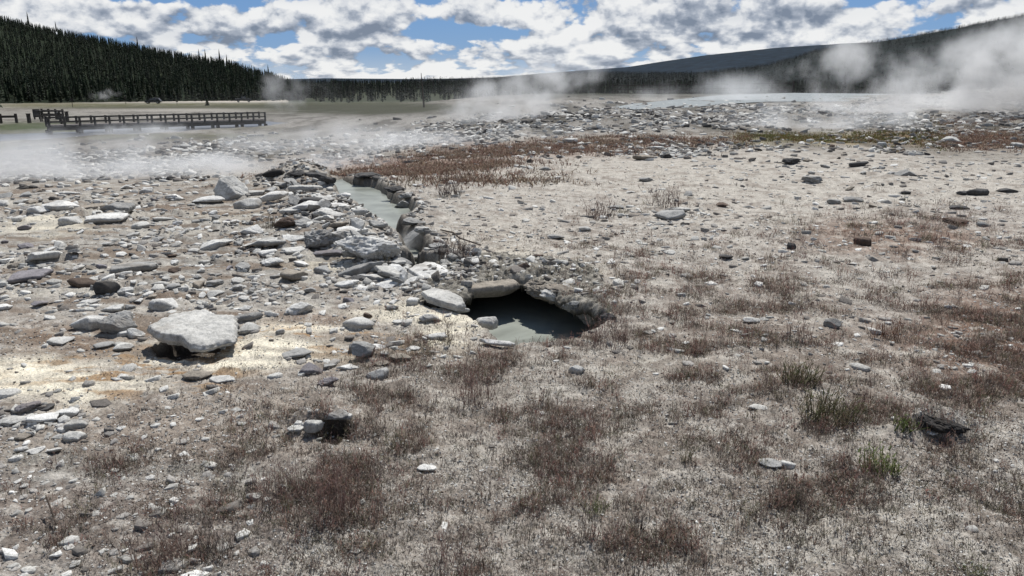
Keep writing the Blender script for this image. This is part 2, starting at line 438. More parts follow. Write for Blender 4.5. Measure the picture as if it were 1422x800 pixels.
# ------------------------------------------------------------------ ground sheet
def ground_colour(x, y):
    px, py, dep = project(x, np.maximum(y, .3), np.where(np.hypot(x, y) > 16, base_h(x, y, False), 0.))
    r = np.hypot(x, y)
    wx = 38*fbm(x*1.1, y*1.1, 201, 4)*np.clip(8/r, 0.1, 1.2); wy = 16*fbm(x*1.1+7, y*1.1, 203, 4)*np.clip(8/r, 0.08, 1.6)
    qx, qy = px+wx, py+wy
    c = np.tile(np.array([.33, .31, .285]), (len(x), 1))
    def lay(mask, col):
        nonlocal c
        mask = np.clip(mask, 0, 1)[:, None]; c = c*(1-mask) + np.array(col)*mask
    def B(cx, cy, rx, ry, col, s=1, p=1.6):
        d = (((qx-cx)/rx)**2+((qy-cy)/ry)**2)**p
        lay(s*np.exp(-d), col)
    # broad zones
    for a in ZONES: B(*a)
    lf = fbm(x*.8, y*.8, 211, 4); mf = fbm(x*3.3, y*3.3, 215, 4); hf = fbm(x*13, y*13, 219, 3)
    nearv = ss(480, 540, qy)
    lay(.50*ss(.0, .35, mf)*ss(-12, 30, r*0+30)*(r < 40), (.155, .125, .105))
    lay(.42*ss(.1, .4, hf)*ss(20, 8, r), (.115, .092, .08))
    lay(.55*ss(.15, .45, -hf)*ss(20, 8, r), (.46, .44, .41))
    lay(.5*ss(.15, .5, -mf)*ss(30, 8, r)*(px > 560), (.44, .42, .385))
    # brown streaks lying across the mud flat on the left
    st = fbm(x*.9+3, y*3.6, 231, 4)
    leftm = ss(620, 430, qx)*ss(225, 262, qy)*ss(560, 470, qy)
    lay(.75*ss(.0, .28, st)*leftm, (.15, .115, .088))
    lay(.6*ss(.12, .4, -st)*leftm, (.40, .38, .34))
    # white mineral runoff, streaked along its flow
    so_ = fbm(x*1.6, y*5.5, 241, 4)
    for cx, cy, rx, ry, s in ((40,528,130,26,1.2),(330,495,130,17,1.),(430,462,70,14,.7),(640,450,50,26,.9),(560,430,60,16,.5),(60,315,70,12,.8),(450,375,60,10,.6),(690,360,60,10,.4),(770,380,70,12,.6)):
        d = ((qx-cx)/rx)**2+((qy-cy)/ry)**2
        lay(s*np.exp(-d**1.5)*(.55+.9*ss(-.3, .25, so_)), (.66, .62, .52) if cy > 400 else (.50, .47, .40))
    rim = fbm(x*2.2, y*6.5, 247, 4)
    for cx, cy, rx, ry in ((150,520,130,30),(430,480,130,20),(250,500,120,30)):
        lay(.85*np.exp(-((((qx-cx)/rx)**2+((qy-cy)/ry)**2)**1.5))*ss(.0, .22, rim), (.27, .175, .095))
    # darker ground inside the cuts
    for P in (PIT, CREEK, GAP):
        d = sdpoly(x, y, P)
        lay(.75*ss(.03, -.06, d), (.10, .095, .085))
    lay(.9*ss(.02, -.05, sdpoly(x, y, SLABPIT)), (.045, .038, .032)); lay(.9*ss(.03, -.03, sdpoly(x, y, HOLE)), (.035, .028, .022))  # shade beneath the slab and inside the hole, put into the ground colour
    # streaks of dark damp crust and pale sinter across the flats beyond the rim
    fs_ = fbm(x*.42+5, y*.10, 271, 4); fs2 = fbm(x*1.3, y*.33, 273, 3); fm = ss(17, 26, r)*(r < 260)
    lay(.75*ss(.02, .28, fs_)*fm, (.095, .088, .072)); lay(.6*ss(.12, .4, -fs_)*fm, (.40, .39, .37)); lay(.5*ss(.1, .4, fs2)*fm, (.12, .11, .095))
    # meadow, road and the far flats
    for cx, cy, rx, ry, col, s in FARZ:
        d = (((px-cx)/rx)**2+((py-cy)/ry)**2)**2
        lay(s*np.exp(-d)*(.9+.4*fbm(x*.12, y*.12, 261, 3))*(r > 25), col)
    lay(ss(330, 420, r), (.035, .045, .025)); lay(ss(225, 275, r)*(px > 400), (.035, .042, .025))
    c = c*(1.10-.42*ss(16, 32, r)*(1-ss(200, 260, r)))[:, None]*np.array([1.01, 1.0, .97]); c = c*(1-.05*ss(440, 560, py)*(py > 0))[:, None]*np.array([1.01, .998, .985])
    return np.clip(c, .01, .8)
SAND = (.36, .34, .315); SOIL = (.185, .155, .135); RED = (.15, .095, .07); MUD = (.27, .255, .225)
ZONES = [
 (1050,262,480,52,(.37,.35,.32),1), (250,330,360,105,(.27,.262,.245),1), (900,520,620,70,(.25,.225,.20),.7), (300,600,330,60,(.26,.225,.195),1),
 (250,720,360,90,(.20,.175,.16),1), (1000,650,520,140,(.285,.26,.235),.9), (1050,460,160,80,(.20,.165,.14),.6), (1390,470,150,80,RED,.95),
 (1240,325,140,26,(.19,.13,.10),.9), (430,575,110,40,(.31,.28,.25),.8), (60,640,110,26,(.235,.225,.205),1), (300,660,120,20,(.245,.235,.215),.8),
 (90,470,110,22,(.17,.12,.085),.85), (450,445,90,20,(.18,.12,.085),.6), (560,480,120,18,(.17,.13,.10),.7), (300,290,90,8,(.17,.115,.085),.8), (330,300,60,12,(.33,.31,.27),.8),
 (560,228,130,13,(.22,.145,.11),.85), (720,207,150,11,(.22,.15,.12),.8), (900,197,140,9,(.22,.15,.11),.7), (1110,192,95,8,(.16,.155,.06),.9), (1220,194,130,8,(.21,.16,.08),.9),
 (1370,195,120,13,(.22,.125,.075),.95), (1300,165,160,17,(.20,.18,.15),.7), (760,165,460,20,(.31,.30,.285),.9), (300,205,300,22,(.22,.20,.18),.8), (40,225,90,14,(.17,.13,.12),.8),
 (250,190,170,5,(.12,.125,.07),.8), (330,177,60,4,(.14,.14,.09),.6), (20,204,50,4,(.10,.12,.05),.8), (1330,300,120,14,(.30,.28,.26),.8), (700,330,110,30,(.38,.355,.315),.7), (800,300,120,40,(.34,.32,.295),.6)]
ZONES += [(440,775,60,34,(.44,.42,.385),.8),(1160,745,170,40,(.38,.36,.325),.7),(905,508,70,18,(.42,.40,.36),.8),(770,545,60,18,(.38,.36,.33),.7),(60,660,110,16,(.26,.25,.235),.9),(110,740,120,30,(.15,.13,.115),.6),(980,590,60,16,(.36,.34,.31),.6),(600,620,60,14,(.36,.335,.30),.5)]
FARZ = [(850,126,420,11,(.055,.058,.042),1),(420,128,120,6,(.06,.065,.04),.8),(50,178,85,9,(.065,.09,.03),1),(230,147,330,5,(.085,.085,.045),1),(250,137,330,4.5,(.50,.46,.41),1),(300,153,200,2.2,(.42,.40,.365),.9),(30,160,110,6,(.34,.33,.30),.7),
        (60,144,70,3.5,(.12,.11,.07),.7),(500,150,160,10,(.05,.052,.025),1.3),(330,162,60,4,(.09,.09,.07),.7),(560,133,90,4,(.33,.28,.23),.9)]
azf = np.arange(-41, 41.001, .072)
azc = np.concatenate([np.arange(-180, -60, 6), np.arange(-60, -45, 1.5), np.arange(-45, -41, .4)])
AZS = np.radians(np.concatenate([azc, azf, -azc[::-1][:-1]]))
rs = [.25, .6, 1.0, 1.4, 1.75, 2.0]
while rs[-1] < 40:
    r_ = rs[-1]; rs.append(r_ + min(max(r_*r_/(EYE*F0*.86), .0036), r_*.03))
while rs[-1] < 400: rs.append(rs[-1]*1.022)
while rs[-1] < 15000: rs.append(rs[-1]*1.12)
rs = np.array(rs)
RR, AA = np.meshgrid(rs, AZS, indexing='ij')
X = (RR*np.sin(AA)).ravel(); Y = (RR*np.cos(AA)).ravel()
Z = np.empty_like(X); CC = np.empty((len(X), 3))
for i in range(0, len(X), 200000):
    s_ = slice(i, i+200000); Z[s_] = base_h(X[s_], Y[s_]); CC[s_] = ground_colour(X[s_], Y[s_])
nr, na = RR.shape
I = np.arange(nr*na).reshape(nr, na)
F = np.stack([I[:-1, :-1], I[:-1, 1:], I[1:, 1:], I[1:, :-1]], -1).reshape(-1, 4)[:, ::-1]
Fw = np.stack([I[:-1, -1], I[:-1, 0], I[1:, 0], I[1:, -1]], -1)[:, ::-1]
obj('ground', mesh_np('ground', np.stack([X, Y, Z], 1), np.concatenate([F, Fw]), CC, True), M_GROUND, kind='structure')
print('ground verts', len(X), 'rows', nr)
# a quick lookup of the finished surface
def surf(x, y):
    x = np.atleast_1d(np.asarray(x, float)); y = np.atleast_1d(np.asarray(y, float))
    o = np.empty_like(x)
    for i in range(0, len(x), 200000): o[i:i+200000] = base_h(x[i:i+200000], y[i:i+200000])
    k = (y > 4.5) & (y < 9) & (np.abs(x) < 2)
    if k.any():
        xk, yk = x[k], y[k]; d = sdpoly(xk, yk, CRUST); o[k] = np.where(d < -.05, np.maximum(o[k], crust_top(xk, yk)), o[k])
    return o

# the thin roof of crusted soil that overhangs the back of the pit
def crust_top(x, y):
    pit = sdpoly(x, y, PIT)
    return base_h(x, y, True, False) + .012 + .02*ss(.25, 0, pit) + .016*fbm(x*9, y*9, 505, 3) + .016*fbm(x*28, y*28, 506, 3) - .12*ss(0, .14, pit) - .03*(1-ss(0, .10, voro(x*6+fbm(x*5, y*5, 515, 2), y*8, 517)[1]))
def crust_roof():
    cx0, cx1 = min(p[0] for p in CRUST), max(p[0] for p in CRUST); cy0, cy1 = min(p[1] for p in CRUST), max(p[1] for p in CRUST)
    st = .008; gx = np.arange(cx0-.05, cx1+.05, st); gy = np.arange(cy0-.05, cy1+.05, st*1.4)
    GX, GY = np.meshgrid(gx, gy, indexing='ij'); x, y = GX.ravel(), GY.ravel()
    d = sdpoly(x, y, CRUST) + .045*fbm(x*4, y*4, 501, 3) + .02*fbm(x*17, y*17, 503, 2)
    pit = sdpoly(x, y, PIT)
    top = crust_top(x, y)
    edge = ss(0, -.07, d)
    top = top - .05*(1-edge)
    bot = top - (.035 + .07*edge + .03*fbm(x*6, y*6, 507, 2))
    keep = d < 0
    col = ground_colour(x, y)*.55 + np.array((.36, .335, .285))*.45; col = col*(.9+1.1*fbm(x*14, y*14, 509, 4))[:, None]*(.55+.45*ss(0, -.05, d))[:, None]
    n = len(x); V = np.concatenate([np.stack([x, y, top], 1), np.stack([x, y, bot], 1)])
    a, b = GX.shape; I = np.arange(n).reshape(a, b); K = keep.reshape(a, b)
    q = K[:-1, :-1] & K[1:, :-1] & K[1:, 1:] & K[:-1, 1:]
    Q = np.stack([I[:-1, :-1][q], I[1:, :-1][q], I[1:, 1:][q], I[:-1, 1:][q]], 1)
    E = {}
    for f in Q:
        for i in range(4):
            e = (int(f[i]), int(f[(i+1) % 4]))
            if (e[1], e[0]) in E: del E[(e[1], e[0])]
            else: E[e] = 1
    S = np.array([(e[1], e[0], e[0]+n, e[1]+n) for e in E])
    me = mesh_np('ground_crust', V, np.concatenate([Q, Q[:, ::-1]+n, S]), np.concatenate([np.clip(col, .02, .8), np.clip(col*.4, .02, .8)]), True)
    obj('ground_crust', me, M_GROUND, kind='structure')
crust_roof()
# ------------------------------------------------------------------ water
def sheet(name, pts, z, mat, label=None):
    bm = bmesh.new(); vs = [bm.verts.new((p[0], p[1], z)) for p in pts]; f = bm.faces.new(vs)
    if f.normal.z < 0 or True:
        f.normal_update()
        if f.normal.z < 0: f.normal_flip()
    me = bpy.data.meshes.new(name); bm.to_mesh(me); bm.free()
    return obj(name, me, mat, kind='structure')
M_POOL = mat_water('milky_water', (.27, .285, .25), .3, 14, .10, .22)
sheet('pit_water', [(min(p[0] for p in PIT)-.1, min(p[1] for p in PIT)-.3), (max(p[0] for p in PIT)+.15, min(p[1] for p in PIT)-.3), (max(p[0] for p in PIT)+.15, max(p[1] for p in PIT)+.1), (min(p[0] for p in PIT)-.1, max(p[1] for p in PIT)+.1)], -.235, M_POOL)
xs0 = [p[0] for p in CREEK+GAP]; ys0 = [max(p[1], 6.95) for p in CREEK+GAP]
sheet('creek_water', [(min(xs0)-.3, min(ys0)), (max(xs0)+.2, min(ys0)), (max(xs0)+.2, max(ys0)+.3), (min(xs0)-.3, max(ys0)+.3)], WATER_Z, M_POOL)
def lowp(px, py, z): return on_plane(px, py, z)
cR = np.mean(RIVER, 0)
sheet('river_water', [tuple(np.array(p)+np.array([np.sign(p[0]-cR[0])*.3, (-.9 if i_ < 7 else .9)])) for i_, p in enumerate(RIVER)], -1.3, mat_water('river_water', (.085, .09, .105), .3, 3, .3, .3))
sheet('hot_pool_water', [on_plane(px, py, .06) for px, py in [(850,149),(880,152),(960,149),(1010,144),(1070,141),(1150,141),(1300,139),(1300,131),(1100,129),(1000,132),(930,139),(880,144)]], .06, mat_water('hot_pool_water', (.21, .235, .24), .55, 3, .2, .15))

# ------------------------------------------------------------------ rocks
def ico(level):
    bm = bmesh.new(); bmesh.ops.create_icosphere(bm, subdivisions=level, radius=1)
    V = np.array([v.co[:] for v in bm.verts]); F = np.array([[v.index for v in f.verts] for f in bm.faces]); bm.free()
    return V, F
ICO = {k: ico(k) for k in (1, 2, 4, 5)}
def plate_np(seed, kind='slab', N=72, rings=9, side=6, rough=1., outline=None, facet=1.):
    """broken plate: an angular outline, a faceted top and layered broken sides"""
    g = np.random.default_rng(seed)
    if outline is None:
        k = g.integers(5, 9); ang = np.sort((np.arange(k)+g.uniform(-.38, .38, k))*2*pi/k)
        rad = g.uniform(.62, 1., k); cs = np.stack([np.cos(ang)*rad, np.sin(ang)*rad], 1)
        if kind == 'slab':
            sk = g.uniform(0, pi); R_ = np.array([[math.cos(sk), -math.sin(sk)], [math.sin(sk), math.cos(sk)]]); cs = cs@R_*np.array([1, g.uniform(.6, 1)])@R_.T
    else:
        cs = np.array(outline, float); k = len(cs)
    seg = np.roll(cs, -1, 0)-cs; L = np.linalg.norm(seg, axis=1); cum = np.concatenate([[0], np.cumsum(L)]); tt = np.linspace(0, cum[-1], N, endpoint=False)
    j = np.clip(np.searchsorted(cum, tt, 'right')-1, 0, k-1); O = cs[j]+seg[j]*((tt-cum[j])/L[j])[:, None]
    o = g.uniform(0, 60, 2); ph = np.linspace(0, 2*pi, N, endpoint=False)
    jag = 1 + rough*(.05*fbm(O[:, 0]*3+o[0], O[:, 1]*3+o[1], seed, 3)+.035*fbm(O[:, 0]*11+o[0], O[:, 1]*11, seed+1, 2))
    O = O*jag[:, None]
    th = {'slab': g.uniform(.13, .22), 'block': g.uniform(.4, .62)}[kind]
    sx_, sy_ = g.normal(0, .10), g.normal(0, .10)
    pn = [(g.normal(0, .35), g.normal(0, .35), g.uniform(.0, .16)) for _ in range(3 if kind == 'slab' else 4)]
    def topz(P):
        z = th*(1+sx_*P[:, 0]*2+sy_*P[:, 1]*2)
        for a_, b_, c_ in pn: z = np.minimum(z, th*(1+c_*1.5)+facet*(P[:, 0]*a_+P[:, 1]*b_)*(.45 if kind == 'slab' else .9))
        return z + rough*(.022*fbm(P[:, 0]*3.3+o[0], P[:, 1]*3.3+o[1], seed+4, 3) + .016*fbm(P[:, 0]*12+o[0], P[:, 1]*12, seed+5, 2))
    V = [np.array([[0, 0, topz(np.zeros((1, 2)))[0]]])]
    ins = .94 if kind == 'slab' else .80
    for i in range(1, rings+1):
        P = O*(ins*i/rings); V.append(np.column_stack([P, topz(P)]))
    ed = topz(O*ins); under = g.uniform(.55, .95) if kind == 'slab' else g.uniform(.8, 1.)
    ub = under + .12*np.sin(ph+g.uniform(0, 6))
    for i in range(1, side+1):
        t = i/side
        prof = (ins+(1.0-ins)*min(1, t*3)) if t < .4 else 1-(1-ub)*((t-.4)/.6)**1.3
        lam = rough*.045*n2(np.full(N, t*5.+o[0])+.25*np.cos(ph*2), ph*0+o[1], seed+7) + rough*.03*fbm(O[:, 0]*7+t*9, O[:, 1]*7, seed+9, 2)
        P = O*(np.atleast_1d(prof)+lam)[:, None]
        V.append(np.column_stack([P, ed*(1-t)-(.12 if kind == 'slab' else .3)*t]))
    V.append(np.array([[0, 0, -.16 if kind == 'slab' else -.34]]))
    V = np.concatenate(V); tot = rings+side
    F3 = [(0, 1+i, 1+(i+1) % N) for i in range(N)]; F4 = []
    for r_ in range(tot-1):
        a_ = 1+r_*N; b_ = a_+N
        F4 += [(a_+i, b_+i, b_+(i+1) % N, a_+(i+1) % N) for i in range(N)]
    a_ = 1+(tot-1)*N; last = len(V)-1
    F3 += [(a_+i, last, a_+(i+1) % N) for i in range(N)]
    return V, [np.array(F3), np.array(F4)]
def norm_rock(V):
    mn, mx = V.min(0), V.max(0); return (V-(mn+mx)/2)/(mx-mn)
def chip_np(seed):
    """small flat-sided chip for the merged rubble"""
    g = np.random.default_rng(seed); k = int(g.integers(4, 7)); ang = np.sort((np.arange(k)+g.uniform(-.4, .4, k))*2*pi/k); rad = g.uniform(.55, 1., k)
    B = np.stack([np.cos(ang)*rad*.97, np.sin(ang)*rad*.97, np.full(k, -.5)], 1)
    tx, ty = g.normal(0, .35, 2)
    zt = .35+np.cos(ang)*tx*rad+np.sin(ang)*ty*rad
    M = np.stack([np.cos(ang)*rad, np.sin(ang)*rad, zt-.12], 1)
    q = g.uniform(.80, .96); T_ = np.stack([np.cos(ang)*rad*q, np.sin(ang)*rad*q, zt], 1)
    V = np.concatenate([B, M, T_, [[T_[:, 0].mean(), T_[:, 1].mean(), T_[:, 2].mean()+.03]]])
    F4 = [(i, (i+1) % k, k+(i+1) % k, k+i) for i in range(k)]+[(k+i, k+(i+1) % k, 2*k+(i+1) % k, 2*k+i) for i in range(k)]
    F3 = [(2*k+i, 2*k+(i+1) % k, 3*k) for i in range(k)]
    V[:, :2] *= .5/np.abs(V[:, :2]).max()
    sh = np.ones(3*k+1)
    return V, [np.array(F3), np.array(F4)], sh
def rock_np(seed, kind='slab', level=4, rough=1.):
    if kind in ('slab', 'block'):
        V, F = plate_np(seed, kind, 120 if level >= 5 else 72, 14 if level >= 5 else 9, 9 if level >= 5 else 6, rough); return norm_rock(V), F
    g = np.random.default_rng(seed); V, F = ICO[level]; V = V.copy()
    def cut(n, d):
        nonlocal V
        n = np.array(n, float); n /= np.linalg.norm(n)
        t = V@n - d; V = V - n*np.maximum(t, 0)[:, None]
    for i in range(int(g.integers(7, 11))): cut(g.normal(0, 1, 3), g.uniform(.45, .75) if kind == 'crag' else g.uniform(.6, .9))
    o = g.uniform(0, 50, 3); amp = (.15 if kind == 'crag' else .05)*rough
    nrm = V/np.maximum(np.linalg.norm(V, axis=1, keepdims=True), 1e-6)
    V = V + nrm*(amp*fbm3(V*2.2+o, seed, 3) + amp*.6*fbm3(V*7+o, seed+3, 3))[:, None]
    if kind == 'crag': V = V - nrm*(np.clip(np.abs(fbm3(V*6+o, seed+6, 2))-.12, 0, .5)*.38*rough)[:, None]
    return norm_rock(V), F
ROCKMESH = {}
def rock_mesh(seed, kind, level=4, rough=1.):
    k = (seed, kind, level, rough)
    if k not in ROCKMESH:
        V, F = rock_np(seed, kind, level, rough)
        me = mesh_np('rock_'+kind, V, F, None, False); me.materials.append(M_ROCK); ROCKMESH[k] = me
    return ROCKMESH[k]
TONE = {'white': (.62, .61, .58), 'pale': (.50, .49, .46), 'grey': (.33, .325, .31), 'tan': (.31, .275, .23), 'purple': (.245, .23, .24), 'dark': (.10, .097, .095), 'brown': (.13, .098, .08), 'black': (.05, .047, .045)}
ALL = []       # (object, px, py, w, tone, kind)
def rock(px, py, wpx, hpx, kind='slab', tone='pale', label=None, anchor=None, name=None, seed=None, rz=None, tilt=(0, 0), dr=.7, lift=None, plane=None, level=4, group=None, minh=.2, rough=1., hm=None, cat='rock', sink=.12):
    """px,py: foot of the rock on its near side; sizes as surveyed, turned into metres at that distance"""
    x, y, z = ground_at(px, py, plane)
    depth = float(project(x, y, z)[2])
    wm = wpx/F0*depth; dm = wm*dr
    th = math.atan2(EYE-z, math.hypot(x, y))
    hh = max((hpx/F0*depth - dm*math.sin(th))/math.cos(th), minh*wm) if hm is None else hm
    n = math.hypot(x, y); cx, cy = x + x/n*dm*.42, y + y/n*dm*.42
    seed = seed if seed is not None else random.randrange(1, 9999)
    me = rock_mesh(seed, kind, level, rough)
    nm = name or {'slab': 'rock_slab', 'block': 'stone', 'round': 'round_stone', 'crag': 'boulder'}[kind]
    o = obj(nm, me, label=label, cat=cat, group=group)
    zz = z if plane is not None else float(surf(cx, cy)[0])
    if plane is None and lift is None:
        zs = surf([cx, cx+wm*.3, cx-wm*.3, cx, cx], [cy, cy, cy, cy+dm*.3, cy-dm*.3]); zz = float(np.median(zs))
    o.location = (cx, cy, zz + hh*(.5-sink) + (lift or 0))
    o.scale = (wm, dm, hh)
    yaw = -math.atan2(x, y)
    o.rotation_euler = (R(tilt[0]), R(tilt[1]), yaw + R(rz if rz is not None else 0))
    k = random.uniform(.92, 1.08); t = TONE[tone]; o.color = (t[0]*k, t[1]*k, t[2]*k, 1)
    ALL.append(dict(o=o, px=px, py=py, w=wpx, tone=tone, kind=kind, anchor=anchor))
    return o

